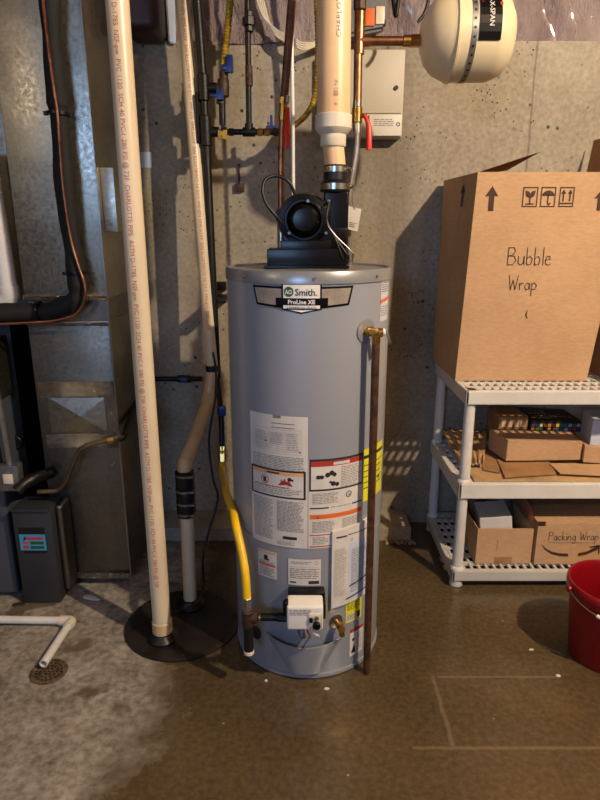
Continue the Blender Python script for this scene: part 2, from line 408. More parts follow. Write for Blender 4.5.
# big left label
PM = ['paper', 'ink', 'ink_grey', 'ink_light', 'ink_red', 'ink_orange', 'ink_salmon', 'black_plastic']
uL0, zT = onT(250, 410); uL1, zTm = onT(308, 418); zB = onT(280, 546)[1]
s = Art(cm); W_ = uL1-uL0; zTop = onT(250, 410)[1]; print('label', uL0, uL1, zTop, zB, SZ)
s.rect(uL0, zB, uL1, zTop, 0, 0); hh = zTop-zB
def V(k): return zTop-hh*k
s.rect(uL0+W_*.45, V(.0), uL0+W_*.58, V(.02), 2, 1)
for k in (.06, .09): s.rect(uL0+W_*.42, V(k), uL0+W_*.8, V(k-.006), 2, 1)
s.frame(uL0+W_*.08, V(.28), uL0+W_*.9, V(.1), .0008, 3, 1)
for q in (.2, .38, .52, .66, .78): s.rect(uL0+W_*q, V(.27), uL0+W_*q+.0007, V(.11), 3, 1)
for q in range(9): s.rect(uL0+W_*.1, V(.125+q*.017), uL0+W_*.88, V(.123+q*.017), 3, 1)
s.prose(uL0+W_*.12, V(.27), uL0+W_*.36, V(.12), .0052, 3); s.prose(uL0+W_*.4, V(.22), uL0+W_*.62, V(.12), .0052, 3); s.prose(uL0+W_*.68, V(.25), uL0+W_*.86, V(.12), .0052, 3)
s.rect(uL0+W_*.3, V(.2), uL0+W_*.34, V(.19), 1, 2); s.rect(uL0+W_*.86, V(.262), uL0+W_*.89, V(.254), 1, 2)
s.prose(uL0+W_*.05, V(.4), uL0+W_*.95, V(.29), .0048, 2, rag=.1)
s.rect(uL0+W_*.01, V(.615), uL0+W_*.97, V(.40), 1, 1); s.rect(uL0+W_*.045, V(.602), uL0+W_*.935, V(.413), 0, 2)
s.rect(uL0+W_*.045, V(.438), uL0+W_*.935, V(.413), 6, 3); s.rect(uL0+W_*.33, V(.432), uL0+W_*.55, V(.42), 1, 4)
cu_, cv_ = uL0+W_*.29, V(.487); s.ring(cu_, cv_, .0125, .002, 4, 4); s.rect(cu_-.005, cv_-.008, cu_+.005, cv_+.007, 1, 3); s.line([(cu_-.009, cv_+.009), (cu_+.009, cv_-.009)], .0016, 4, 5)
cu_ = uL0+W_*.64; s.poly([(cu_+a_*1.35, cv_+b_*1.45) for a_, b_ in [(-.016, -.008), (.017, -.008), (.012, -.001), (.008, .003), (.003, 0), (-.001, .008), (-.004, .001), (-.009, .005), (-.009, -.002)]], 4, 4)
s.disc(cu_+.014, cv_+.009, .006, 1, 4); s.disc(cu_+.022, cv_+.007, .0035, 1, 4)
s.prose(uL0+W_*.07, V(.6), uL0+W_*.92, V(.525), .0052, 2, 3); s.prose(uL0+W_*.1, V(.535), uL0+W_*.7, V(.52), .0052, 4, 3)
s.prose(uL0+W_*.05, V(.96), uL0+W_*.44, V(.63), .0042, 2, rag=.2); s.prose(uL0+W_*.5, V(.88), uL0+W_*.94, V(.63), .0042, 2, rag=.2)
s.rect(uL0+W_*.465, V(.9), uL0+W_*.468, V(.63), 3, 1)
s.rect(uL0+W_*.6, V(.935), uL0+W_*.83, V(.912), 1, 2); s.prose(uL0+W_*.5, V(.985), uL0+W_*.8, V(.95), .0042, 3)
obj('warning_label', s.bm, PM, body, False, 'white instruction label with an orange-banded warning panel and columns of fine print')
# right label
u0, z1 = onT(310, 460); u1, _ = onT(363, 455); z0 = zB; s = Art(cm); W_ = u1-u0; hh = z1-z0
def V(k): return z1-hh*k
s.rect(u0-.004, z0, u1+.003, z1, 0, 0)
s.rect(u0-.002, V(.345), u1+.001, V(-.005), 1, 1); s.rect(u0+.003, V(.325), u1-.003, V(.02), 0, 2); s.rect(u0+.003, V(.075), u1-.003, V(.02), 4, 3); s.rect(u0+W_*.4, V(.065), u0+W_*.7, V(.035), 0, 4)
s.rect(u0+.003, V(.325), u0+W_*.48, V(.075), 6, 3) if False else None
for (q, r_, sz) in ((.14, .19, .005), (.2, .19, .005), (.3, .17, .006), (.37, .15, .006), (.42, .17, .005), (.4, .27, .006), (.47, .28, .005), (.35, .25, .003)): s.disc(u0+W_*q, V(r_), sz*1.25, 1, 4)
s.prose(u0+W_*.54, V(.32), u0+W_*.95, V(.085), .005, 2, 3)
s.prose(u0+W_*.04, V(.49), u0+W_*.5, V(.36), .005, 2); s.ring(u0+W_*.7, V(.415), .0085, .002, 1, 3); s.line([(u0+W_*.7, V(.41)), (u0+W_*.73, V(.44))], .002, 1, 3)
s.rect(u0, V(.545), u0+W_*.33, V(.53), 1, 1); s.rect(u0+W_*.77, V(.545), u1, V(.53), 1, 1); s.prose(u0+W_*.36, V(.545), u0+W_*.74, V(.52), .0052, 2)
s.rect(u0, V(.66), u1, V(.61), 5, 1); s.rect(u0+W_*.12, V(.65), u0+W_*.16, V(.63), 4, 2)
s.prose(u0+W_*.04, V(.82), u0+W_*.48, V(.68), .0046, 2); s.prose(u0+W_*.58, V(.82), u0+W_*.95, V(.68), .0046, 2)
s.rect(u0, V(.85), u1, V(.84), 4, 1); s.prose(u0+W_*.05, V(.96), u0+W_*.32, V(.86), .005, 2); s.prose(u0+W_*.36, V(.94), u0+W_*.64, V(.86), .006, 3); s.prose(u0+W_*.7, V(.96), u0+W_*.95, V(.86), .005, 2)
s.rect(u0, V(.985), u1, V(.972), 4, 1)
obj('warning_label', s.bm, PM, body, False, 'white label with black-framed warning panel above an orange bar')
# yellow energy label wrapping the right side
u0, z1 = onT(363, 450); z0 = onT(363, 502)[1]; s = Art(cm); u1 = u0+.125
s.rect(u0, z0, u1, z1, 0, 0); s.rect(u0+.004, z1-.03, u1-.004, z1-.02, 1, 1)
for k in range(5): s.rect(u0+.006, z1-.05-k*.018, u1-.01-.008*(k % 3), z1-.053-k*.018, 1, 1)
s.rect(u0+.085, z0+.05, u0+.098, z0+.062, 1, 1)
obj('energy_label', s.bm, ['label_yellow', 'ink'], body, False, 'bright yellow rating label')
# pale label at the upper right edge
s = Art(cm); u0, z1 = onT(381.5, 279); z0 = onT(381.5, 321)[1]; u1 = u0+.06
s.rect(u0, z0, u1, z1-.001, 0, 0); s.prose(u0+.003, z1-.04, u1, z1-.006, .006, 1); s.prose(u0+.003, z0+.01, u1, z0+.045, .006, 1); [s.poly([(u0-.002+q*.0062, z0+.05+q*.0008), (u0+.0042+q*.0062, z0+.0508+q*.0008), (u0+.0042+q*.0062, z0+.0608+q*.0008), (u0-.002+q*.0062, z0+.06+q*.0008)], 2, 3) for q in range(10)]
obj('side_label', s.bm, ['paper_blue', 'ink_grey', 'ink_orange'], body, False, 'pale label with an orange stripe')
# small labels low on the jacket
def f_a(s, u0, z0, u1, z1):
    s.rect(u0, z0, u1, z1, 0, 0); w = u1-u0; h = z1-z0; s.rect(u0+w*.06, z1-h*.1, u1-w*.06, z1-h*.03, 6, 1); s.rect(u0+w*.06, z1-h*.56, u1-w*.06, z1-h*.48, 5, 1)
    s.disc(u0+w*.45, z1-h*.24, w*.11, 1, 2); s.rect(u0+w*.35, z1-h*.36, u0+w*.62, z1-h*.3, 1, 1); s.prose(u0+w*.1, z0+h*.04, u1-w*.1, z1-h*.6, .0048, 2); s.prose(u0+w*.1, z1-h*.47, u1-w*.1, z1-h*.36, .0048, 2)
lab('small_label', 258, 547, 277, 580, PM, f_a, par=body, label='small white label with orange bands')
def f_b(s, u0, z0, u1, z1):
    s.rect(u0, z0, u1, z1, 0, 0); w = u1-u0; h = z1-z0; s.ring(u0+w*.86, z1-h*.14, w*.05, .0008, 1, 1); s.prose(u0+w*.1, z1-h*.2, u0+w*.72, z1-h*.06, .005, 2); s.rect(u0+w*.05, z1-h*.3, u1-w*.05, z1-h*.31, 3, 1)
    s.prose(u0+w*.06, z0+h*.22, u1-w*.06, z1-h*.32, .006, 2); s.rect(u0+w*.06, z0+h*.08, u0+w*.25, z0+h*.14, 1, 1); s.rect(u0+w*.62, z0+h*.06, u1-w*.06, z0+h*.18, 1, 1); s.frame(u0, z0, u1, z1, .0008, 3, 1)
lab('rating_plate', 288, 558, 321, 585, PM, f_b, par=body, label='white rating plate with a round mark')
def f_c(s, u0, z0, u1, z1):
    s.rect(u0, z0, u1, z1, 0, 0); w = u1-u0; h = z1-z0; s.prose(u0+w*.08, z1-h*.5, u1-w*.08, z1-h*.06, .005, 1); s.rect(u0+w*.05, z0+h*.05, u0+w*.6, z0+h*.35, 2, 1); s.prose(u0+w*.08, z0+h*.06, u0+w*.58, z0+h*.34, .004, 1, 3); s.rect(u0+w*.68, z0+h*.08, u0+w*.9, z0+h*.34, 1, 1)
lab('yellow_label', 346, 600, 361, 616, ['label_yellow', 'ink', 'paper'], f_c, par=body, label='small yellow and white label')
def f_d(s, u0, z0, u1, z1):
    s.rect(u0, z0, u1, z1, 0, 0); w = u1-u0; h = z1-z0; s.rect(u0, z1-h*.12, u1, z1, 4, 1); s.disc(u0+w*.25, z0+h*.6, w*.1, 1, 1); s.poly([(u0+w*.1, z0+h*.1), (u0+w*.45, z0+h*.1), (u0+w*.3, z0+h*.45)], 1, 1); s.prose(u0+w*.5, z0+h*.1, u1-w*.08, z1-h*.2, .005, 2)
lab('small_label', 350, 630, 362, 649, PM, f_d, par=body, label='small white label with a red top band')
# brand badge
uc, zc = onT(301.5, 297); k = 1/ppm(297, 1.57)
s = Art(cylmap(TR+.001))
def PX(dx, dy): return (uc+dx*k*1.07, zc-dy*k*1.05)
sag = lambda dx: 0
wing_l = [(-51, -10), (-18, -9.5), (-18, 11), (-46.5, 8.5)]; wing_r = [(51, -10), (18, -9.5), (18, 11), (46.5, 8.5)]
def strip(pts4, mi, h, n=6):   # quad split so it follows the curve
    a, b_, c_, d = pts4
    for i in range(n):
        q = lambda p0, p1, f_: (p0[0]+(p1[0]-p0[0])*f_, p0[1]+(p1[1]-p0[1])*f_)
        s.poly([PX(*q(a, b_, i/n)), PX(*q(a, b_, (i+1)/n)), PX(*q(d, c_, (i+1)/n)), PX(*q(d, c_, i/n))], mi, h)
strip(wing_l, 0, 1); strip([(-48.5, -8), (-18, -7.5), (-18, 8.8), (-44.8, 6.6)], 1, 2)
strip(wing_r, 0, 1); strip([(48.5, -8), (18, -7.5), (18, 8.8), (44.8, 6.6)], 1, 2)
strip([(-25, 1), (25, 1), (25, 10.5), (-25, 10.5)], 0, 3)
strip([(-19, -13), (19, -13), (19, 12), (-19, 12)], 0, 4, 4); s.poly([PX(-19, 12), PX(0, 16), PX(19, 12)], 0, 4)
strip([(-17.3, -11.4), (17.3, -11.4), (17.3, 1.2), (-17.3, 1.2)], 2, 5, 4); strip([(-17.3, 8), (17.3, 8), (17.3, 11), (-17.3, 11)], 2, 5, 4); s.poly([PX(-17.3, 11), PX(0, 14.5), PX(17.3, 11)], 2, 5)
s.disc(*PX(-12, -4.8), 5*k, 3, 6, 24); s.text('AO', *PX(-12.2, -2.7), 6*k, 2, 7, 'C', bold=.03, sx=.8)
s.text('Smith.', *PX(-6, -1.3), 9.6*k, 0, 6, 'L', bold=.015, sx=.93)
s.text('ProLine XE', *PX(0, 6.6), 5.8*k, 2, 6, 'C', bold=.03, sx=1.02); s.text('COMMERCIAL GRADE', *PX(0, 11.2), 3*k, 4, 6, 'C')
obj('brand_badge', s.bm, ['black_plastic', 'silver_print', 'white_gloss', 'label_green', 'ink'], body, False, 'black and silver winged name badge')
# manual pouch
b = nb(); u0, z1 = onT(334, 529); u1, _ = onT(369.5, 528); z0 = onT(330, 607)[1]; s = Art(cylmap(TR+.012))
n = 10; RR = TR+.011
def pouch(bm, u0, u1, zb0, zb1, zt0, zt1, R0, R1, mi):
    pr = None
    for i in range(n+1):
        f_ = i/n; u = u0+(u1-u0)*f_; zb = zb0+(zb1-zb0)*f_; zt = zt0+(zt1-zt0)*f_
        P = [Vector((TX+R*math.sin(u/TR), TY-R*math.cos(u/TR), z)) for R, z in ((R1, zb), (R1, zt), (R0, zt), (R0, zb))]
        P = [bm.verts.new(p) for p in P]
        if pr:
            for q in range(4): bm.faces.new((pr[q], P[q], P[(q+1) % 4], pr[(q+1) % 4])).material_index = mi
        else: bm.faces.new(P[::-1])
        pr = P
    bm.faces.new(pr)
pouch(b, u0-.008, u1, z0, z0+.012, z1-.004, z1+.008, TR+.0015, TR+.010, 0)
mn = obj('manual_pouch', b, ['paper', 'ink'], heater, True, 'white booklet in a plastic sleeve stuck to the tank')
s = Art(cylmap(TR+.0105)); w = u1-u0; h = z1-z0
s.rect(u0+w*.05, z1-.022, u0+w*.3, z1-.027, 1, 1); s.rect(u0+w*.32, z1-.02, u1-.002, z1-.024, 2, 1)
s.rect(u0+w*.36, z0+.018, u1-.002, z1-.05, 3, 1); s.ring(u0+w*.42, z1-.04, .004, .0012, 2, 2)
s.ring(u1-.014, z1-.058, .004, .001, 2, 3)
s.prose(u0+w*.42, z0+.04, u1-.008, z1-.07, .0055, 2, 3); s.prose(u0+.002, z0+.04, u0+w*.3, z1-.06, .005, 4, 2)

for ua, va, vb in ((.38, .062, .08), (.3, .02, .038)):
    for q in range(10):
        f0, f1 = q/10, (q+1)/10; U0 = u0+w*(ua+(1-ua)*f0); U1 = u0+w*(ua+(1-ua)*f1); V0 = z0+va+(vb-va)*f0; V1 = z0+va+(vb-va)*f1
        s.poly([(U0, V0), (U1, V1), (U1, V1+.005), (U0, V0+.005)], 1, 4)
obj('booklet_cover', s.bm, ['paper', 'ink', 'ink_grey', 'paper_blue', 'ink_light'], mn, False)
# gas control
CY = TY-TR; k = 1/ppm(615, CY-.09); c0 = at(305, 615.5, CY-.095); cw, ch = .052, .052
gv = nb(); box(gv, c0.x-cw, c0.x+cw, CY-.092, CY-.03, c0.z-ch, c0.z+.026, .008, 3)
gv_o = obj('gas_control', gv, 'white_gloss', heater, True, 'white plastic gas control box')
b = nb(); box(b, c0.x-cw+.002, c0.x+cw+.006, CY-.034, CY+.004, c0.z-ch+.01, c0.z+.031, .004); box(b, c0.x+cw-.004, c0.x+cw+.008, CY-.07, CY, c0.z-.03, c0.z+.018, .003); obj('control_bracket', b, 'black_plastic', gv_o)
b = nb(); box(b, c0.x+.008, c0.x+cw-.004, CY-.0945, CY-.088, c0.z-ch+.006, c0.z+.004, .006, 3); pn = obj('dial_panel', b, 'pvc_cap', gv_o)
b = nb(); cyl(b, (c0.x+.033, CY-.106, c0.z-.031), (c0.x+.033, CY-.09, c0.z-.031), .0115, bev=.002); obj('dial', b, 'black_plastic', gv_o, label='black control dial')
b = nb(); box(b, c0.x+.012, c0.x+.022, CY-.1, CY-.092, c0.z-.022, c0.z-.008, .002); obj('switch', b, 'black_plastic', gv_o)
b = nb(); cyl(b, (c0.x+.033, CY-.1, c0.z-.008), (c0.x+.033, CY-.092, c0.z-.008), .006); obj('indicator', b, 'steel', gv_o)
s = Art(plane_map((c0.x-cw+.008, CY-.092, c0.z-.002), (1, 0, 0), (0, 0, 1))); s.prose(0, 0, .062, .022, .0052, 0, 1); obj('fine_print', s.bm, 'ink_grey', gv_o, False)
b = nb(); cyl(b, (c0.x-cw-.006, CY-.07, c0.z+.024), (c0.x-cw+.004, CY-.07, c0.z+.024), .012); cyl(b, (c0.x-cw-.006, CY-.06, c0.z-.02), (c0.x-cw-.006, CY-.06, c0.z+.024), .006); obj('sensor_lead', b, 'black_plastic', gv_o)
for q, (mt, dx, e) in enumerate((('blue_handle', -.02, -.004), ('white_gloss', 0, .008), ('red_handle', .006, .012), ('white_gloss', .02, .03), ('ink_grey', -.006, .0))):
    b = nb(); sweep(b, smooth_path([(c0.x+dx, CY-.078, c0.z-ch+.004), (c0.x+dx+.003, CY-.082, c0.z-ch-.014), (c0.x+dx*.5+e, CY-.07, c0.z-ch-.034), (c0.x+e*1.3, CY-.045, c0.z-ch-.06), (c0.x+e, CY-.012, c0.z-ch-.07)]), .0026, 8); obj('wire', b, mt, gv_o)
# burner access cover: bulged shield below the control
b = nb(); g = []
zt0 = .150; zb0 = .03
for i in range(17):
    fi = -1+2*i/16; row = []
    for j in range(9):
        fj = j/8; wid = .125*(1-fj)**1.3+.05*(1-(1-fj)**1.3); u = c0.x*0+(.0)+fi*wid; z_ = zt0*(1-fj)+zb0*fj-.018*(1-abs(fi))*(1-fj)
        off = .004+.022*(1-abs(fi)**3)*(1-fj*.55)
        row.append(b.verts.new((TX+(TR+off)*math.sin((u+(c0.x-TX))/TR), TY-(TR+off)*math.cos((u+(c0.x-TX))/TR), z_)))
    g.append(row)
for i in range(16):
    for j in range(8): b.faces.new((g[i][j], g[i+1][j], g[i+1][j+1], g[i][j+1]))
bmesh.ops.recalc_face_normals(b, faces=b.faces); bmesh.ops.solidify(b, geom=b.faces[:], thickness=.003)
obj('burner_cover', b, 'tank', heater)
u_, z_ = onT(256, 632); pl_ = cylmap(TR)(u_, z_, 0); n_ = Vector((math.sin(u_/TR), -math.cos(u_/TR), 0)); b = nb(); lathe(b, [(.022, 0), (.022, .004), (.017, .008), (0, .008)], pl_, n_, 24); obj('black_disc', b, 'black_rubber', heater)  # flat black disc on the lower left of the jacket
# drain valve
u_, z_ = onT(336, 621); dv = cylmap(TR)(u_, z_, 0); nrm = Vector((math.sin(u_/TR), -math.cos(u_/TR), 0))
b = nb(); lathe(b, [(.022, 0), (.022, .002), (.014, .004)], dv, nrm, 24); obj('drain_collar', b, 'steel', heater)
b = nb(); cyl(b, dv, dv+nrm*.035, .008); cyl(b, dv+nrm*.02, dv+nrm*.034, .0125, seg=6); cyl(b, dv+nrm*.028+Vector((0, 0, .006)), dv+nrm*.038+Vector((.004, 0, -.028)), .0085, bev=.001); lathe(b, [(.011, 0), (.011, .006)], dv+nrm*.04+Vector((0, 0, 0)), nrm, 8)
obj('drain_valve', b, 'brass', heater, True, 'brass drain valve')
# relief valve
u_, z_ = onT(366, 331); tp = cylmap(TR)(u_, z_, 0); nrm = Vector((math.sin(u_/TR), -math.cos(u_/TR), 0))
b = nb(); lathe(b, [(.034, 0), (.034, .0015), (.026, .003), (.016, .003)], tp, nrm, 32); obj('valve_escutcheon', b, 'tanktop', heater)
b = nb(); e1 = tp+nrm*.038; cyl(b, tp-nrm*.01, e1+nrm*.01, .0115, bev=.002); cyl(b, tp+nrm*.008, tp+nrm*.018, .0145, seg=6); cyl(b, e1+Vector((0, 0, .0)), e1+Vector((0, 0, -.03)), .012, bev=.002); cyl(b, e1, e1+Vector((.018, .0, .001)), .0125, bev=.002)
rv = obj('relief_valve', b, 'brass', heater, True, 'brass relief valve on the upper right of the jacket')
b = nb(); cyl(b, e1+Vector((.016, 0, .001)), e1+Vector((.024, 0, .001)), .0105, bev=.002); obj('valve_cap', b, 'white_gloss', rv)
b = nb(); box(b, -.003, .003, -.008, .008, -.03, .004, .002, mat=Matrix.Translation(e1+Vector((.028, 0, 0)))@Matrix.Rotation(-.35, 4, 'Y')); obj('test_lever', b, 'zinc', rv)
# blower
BY = 1.80; k = 1/ppm(255, BY-.07)
def bx(px): return at(px, 255, BY-.075).x
zf = TH-.001
b = nb(); box(b, bx(263.5), bx(349.5), BY-.085, BY+.1, zf, zf+.006, .002); box(b, bx(267), bx(346.5), BY-.078, BY+.09, zf+.005, zf+.052, .003); box(b, bx(280.5), bx(331), BY-.074, BY+.085, zf+.04, zf+.075, .003)
box(b, bx(322), bx(347), BY-.03, BY+.06, zf+.04, zf+.06, .003)
hs = obj('blower_housing', b, 'black_plastic', heater, True, 'glossy black plastic blower with round motor and square outlet')
dc = at(304, 220, BY-.055); b = nb()
lathe(b, [(.072, -.04), (.074, .0), (.074, .04), (.070, .05), (.056, .053), (.054, .06), (.049, .06), (.046, .054), (.040, .06), (.037, .074), (.03, .082), (0, .086)], dc+Vector((0, .055, -.0)), (0, -1, 0), 40)
obj('blower_scroll', b, 'black_plastic', hs)
b = nb(); x0, x1 = at(323.5, 220, BY-.02).x, at(348, 220, BY-.02).x; zt_ = at(335, 192, BY).z; box(b, x0, x1, BY-.035, BY+.045, zf+.055, zt_, .006, 3); box(b, dc.x, x0+.02, BY-.045, BY+.03, zf+.05, dc.z+.055, .01); box(b, dc.x-.06, x1-.004, BY-.05, BY+.03, zf+.05, dc.z-.02, .006); obj('outlet_duct', b, 'black_plastic', hs)
for (px, py) in ((308, 201), (289, 233), (326, 233), (329, 201), (317, 222)):
    p = at(px, py, BY-.062); b = nb(); cyl(b, p, p+Vector((0, .022, 0)), .0042, seg=8); obj('screw', b, 'zinc', hs)
b = nb(); sweep(b, smooth_path(A([(286, 226, BY-.04), (276, 216, BY-.06), (266, 203, BY-.06), (262.5, 190, BY-.05), (266, 179, BY-.04), (277, 176, BY-.03), (289, 182, BY-.03), (296, 197, BY-.02)])), .0045); obj('pressure_hose', b, 'black_rubber', hs)
for q in range(3):
    b = nb(); sweep(b, smooth_path(A([(329, 201, BY-.07), (327, 222-q, BY-.075), (336, 236+q*2, BY-.08), (350-q*4, 250+q*3, BY-.08), (354-q*5, 257+q*2, BY-.075), (346, 266, BY-.07)])), .0018, 8); obj('wire', b, ['zinc', 'black_rubber', 'black_rubber'][q], hs)
# ------------------------------------------------------------------ vent pipe
VY = BY
vp = at(335, 120, VY); vx = at(335, 192, VY).x
vent = thing('vent_pipe', 'thick cream plastic vent pipe rising from the black blower', 'pipe', (vx, VY, zt_-.001))
def zat(py, Y=VY): return at(300, py, Y).z
vtop = Vector((at(333, 0, VY).x, VY, 2.0)); 
def vpt(py): return at(333.5 if py < 150 else 335.3, py, VY)
r3 = 17/ppm(60, VY); r2 = 10.5/ppm(155, VY)
b = nb(); cyl(b, vpt(118), Vector((at(333, 0, VY).x-.008, VY, ZC-.005)), r3, seg=40); pp_ = obj('pipe', b, 'pvc_vent', vent)
b = nb(); z0, z1 = zat(134), zat(115); cx_ = vpt(125).x; lathe(b, [(r2+.004, zat(147)), (r2+.006, zat(146)), (r2+.006, zat(135)), (r3*.93, zat(133)), (r3+.005, zat(129)), (r3+.005, z1-.002), (r3+.003, z1), (r3-.002, z1)], (cx_, VY, 0), seg=40); obj('reducer', b, 'pvc_cap', vent, True, 'white stepped reducer fitting')
b = nb(); cyl(b, Vector((vx, VY, zat(168))), Vector((cx_, VY, zat(144))), r2, seg=36); obj('pipe', b, 'pvc_vent', vent)
b = nb(); lathe(b, [(r2+.012, zt_-.0005), (r2+.014, zat(190)), (r2+.014, zat(184)), (r2+.004, zat(180)), (r2+.004, zat(166)), (r2, zat(165))], (vx, VY, 0), seg=36); rb = obj('rubber_coupling', b, 'black_rubber', vent, True, 'black rubber coupling with two steel band clamps')
for pa, pb, rr in ((190, 184, .0155), (172.5, 167, .0055)):
    b = nb(); lathe(b, [(r2+rr-.002, zat(pa)), (r2+rr, zat(pa)), (r2+rr, zat(pb)), (r2+rr-.002, zat(pb))], (vx, VY, 0), seg=36); p = Vector((vx+.01, VY-r2-rr, (zat(pa)+zat(pb))/2)); 
    cyl(b, Vector((vx+r2+rr-.004, VY-.012, p.z)), Vector((vx+r2+rr+.008, VY-.02, p.z)), .005, seg=8); obj('clamp', b, 'steel', rb)
def pipeart(ax, ay, R, z_lo, z_hi, th, txts, mat, size, parent, up=False):
    """lettering running up a vertical pipe; ax(z) gives its axis"""
    s = Art(lambda u, v, h: Vector((ax(v)+(R+h+.0003)*math.sin(u/R+th), ay(v)-(R+h+.0003)*math.cos(u/R+th), v)))
    z_ = z_hi
    i = 0
    while z_ > z_lo:
        t_ = txts[i % len(txts)]; i += 1
        w = textmesh(t_)[2]*size; 
        if z_-w < z_lo: break
        s.text(t_, size*.33 if up else -size*.33, z_-w if up else z_, size, 0, 1, 'L', PI/2 if up else -PI/2); z_ -= w+size*.6
    if len(s.bm.verts): obj('pipe_lettering', s.bm, mat, parent, False)
s = Art(lambda u, v, h: Vector((vpt(60).x+(r3+h+.0003)*math.sin(u/r3+.12), VY-(r3+h+.0003)*math.cos(u/r3+.12), v)))
s.text('CHARLOTTE PIPE', .012, zat(42), .02, 1, 1, 'L', PI/2); s.text('IN CH', -.005, zat(84), .014, 1, 1, 'L', -PI/2); s.ring(0, zat(97), .006, .0015, 0, 1); s.line([(-.006, zat(97)), (.006, zat(97))], .0015, 0, 1); s.text('8', -.005, zat(106), .014, 0, 1, 'L', -PI/2)
obj('pipe_lettering', s.bm, ['print_red', 'ink_grey'], pp_, False)
# ------------------------------------------------------------------ discharge pipe standing on the pit lid (left)
LX, LYc, LR = gr(183, 624).x, gr(183, 624).y, .197
lid = thing('sump_lid', 'round black muddy pit cover in the floor around two white pipes', 'pit cover', (LX, LYc, 0))
b = nb(); lathe(b, [(LR, 0), (LR+.003, .002), (LR+.003, .008), (LR-.006, .010), (LR-.02, .008), (.0, .009)], (LX, LYc, 0), seg=64); 
lo_ = obj('lid_plate', b, 'lid_black', lid)
P1 = gr(163, 637, .01); P2 = gr(190.5, 604, .01)
for p in (P1, P2):
    b = nb(); lathe(b, [(.05, .008), (.052, .014), (.045, .022), (.036, .03), (.034, .034), (.024, .034)], (p.x, p.y, 0), seg=32); obj('rubber_grommet', b, 'black_rubber', lid)
for i in range(8):
    a_ = i*PI/4+.2; b = nb(); cyl(b, (LX+(LR-.014)*math.cos(a_), LYc+(LR-.014)*math.sin(a_), .006), (LX+(LR-.014)*math.cos(a_), LYc+(LR-.014)*math.sin(a_), .014), .006, seg=6); obj('lid_bolt', b, 'iron_rust', lid)
pa = thing('drain_pipe', 'straight white plastic pipe with red print, nearer of two on the pit cover', 'pipe', (P1.x, P1.y, .0345))
top1 = at(117, 0, P1.y); top1 = P1+(top1-P1)*((ZC-.004)/top1.z)
b = nb(); cyl(b, Vector((P1.x, P1.y, .035)), top1, .0302, seg=36); pb_ = obj('pipe', b, 'pvc', pa)
b = nb(); lathe(b, [(.0302, .036), (.0335, .036), (.0335, .075), (.0302, .078)], (P1.x, P1.y, 0), seg=36); obj('pipe_end_sleeve', b, 'pvc_yellowed', pa)
slope = (top1.x-P1.x)/(top1.z)
pipeart(lambda z: P1.x+slope*z, lambda z: P1.y, .0302, .14, 2.1, .0, ['CHARLOTTE PIPE', 'ASTM D-1785', 'NSF-pw', 'PVC 1120', 'SCH 40 PVC-I', '280 PSI @ 73F'], 'print_red', .0175, pb_)
# second pipe
pc = thing('drain_pipe', 'cream plastic pipe with a black rubber joint and two bends', 'pipe', (P2.x, P2.y, .0345))
cB = at(183.5, 512, P2.y); cT = at(183, 474, P2.y); xb = P2.x
cB.x = cT.x = P2.x+.005
b = nb(); cyl(b, Vector((P2.x, P2.y, .035)), cB, .0242, seg=32); obj('lower_pipe', b, 'pvc', pc)
q1 = at(182, 465, P2.y); q1.x = cT.x+.0; q2 = at(208.5, 401, 2.34); q3 = at(212.5, 370, 2.37); q4 = at(183, 0, 2.46); q4 = q3+(q4-q3)*((ZC-.004-q3.z)/(q4.z-q3.z))
b = nb(); sweep(b, fillet([cT, q1, q2, q3], .03), .0242, 28); obj('bent_pipe', b, 'pvc_yellowed', pc)
b = nb(); cyl(b, q1+(q1-cT)*.0+Vector((0, 0, -.012)), q1+(q2-q1).normalized()*.012, .0265, seg=28); obj('elbow', b, 'pvc_yellowed', pc); b = nb(); cyl(b, q2-(q2-q1).normalized()*.03, q2+(q3-q2).normalized()*.022, .0278, seg=28); obj('elbow', b, 'pvc_yellowed', pc)
b = nb(); cyl(b, q3, q4, .0242, seg=32); up = obj('upper_pipe', b, 'pvc', pc)
dz_ = q4.z-q3.z
pipeart(lambda z: q3.x+(q4.x-q3.x)*(z-q3.z)/dz_, lambda z: q3.y+(q4.y-q3.y)*(z-q3.z)/dz_, .0242, .95, 2.15, .1, ['NSF-dwv', 'ASTM 2665', 'CHARLOTTE PIPE', '1-1/2 IN'], 'print_red', .016, up, True)
b = nb(); lathe(b, [(.0245, cB.z-.014), (.033, cB.z-.012), (.034, cB.z+.03), (.03, cB.z+.035), (.033, cB.z+.045), (.033, cB.z+.085), (.03, cB.z+.09), (.033, cB.z+.1), (.033, cT.z+.01), (.0245, cT.z+.014)], (cB.x, P2.y, 0), seg=32); cp = obj('rubber_coupling', b, 'black_rubber', pc, True, 'black ribbed rubber coupling')
for z_ in (cB.z, cB.z+.04, cB.z+.088, cT.z+.0):
    b = nb(); lathe(b, [(.033, z_-.004), (.0352, z_-.004), (.0352, z_+.004), (.033, z_+.004)], (cB.x, P2.y, 0), seg=32); cyl(b, (cB.x+.02, P2.y-.034, z_), (cB.x+.034, P2.y-.03, z_), .004, seg=8); obj('clamp', b, 'zinc', cp)
tz = at(212, 368, 2.37).z; b = nb(); lathe(b, [(.0245, tz-.012), (.0262, tz-.012), (.0262, tz+.012), (.0245, tz+.012)], (q3.x-.0005, 2.37, 0), seg=28); obj('tape_band', b, 'black_rubber', pc)
# pump cord
b = nb(); sweep(b, smooth_path(A([(213, 352, 2.26), (216, 372, 2.25), (215, 400, 2.23), (209, 440, 2.2), (213, 478, 2.15), (218, 498, 2.1), (210, 528, 2.05), (203, 556, 2.0)])+[gr(203, 588, .05), gr(195, 600, .06)+Vector((.0, -.04, 0)), gr(172, 612, .03)]), .0045, 10)
tag(obj('pump_cord', b, 'black_rubber'), 'thin black electrical cord hanging down to the pit cover', 'cord')
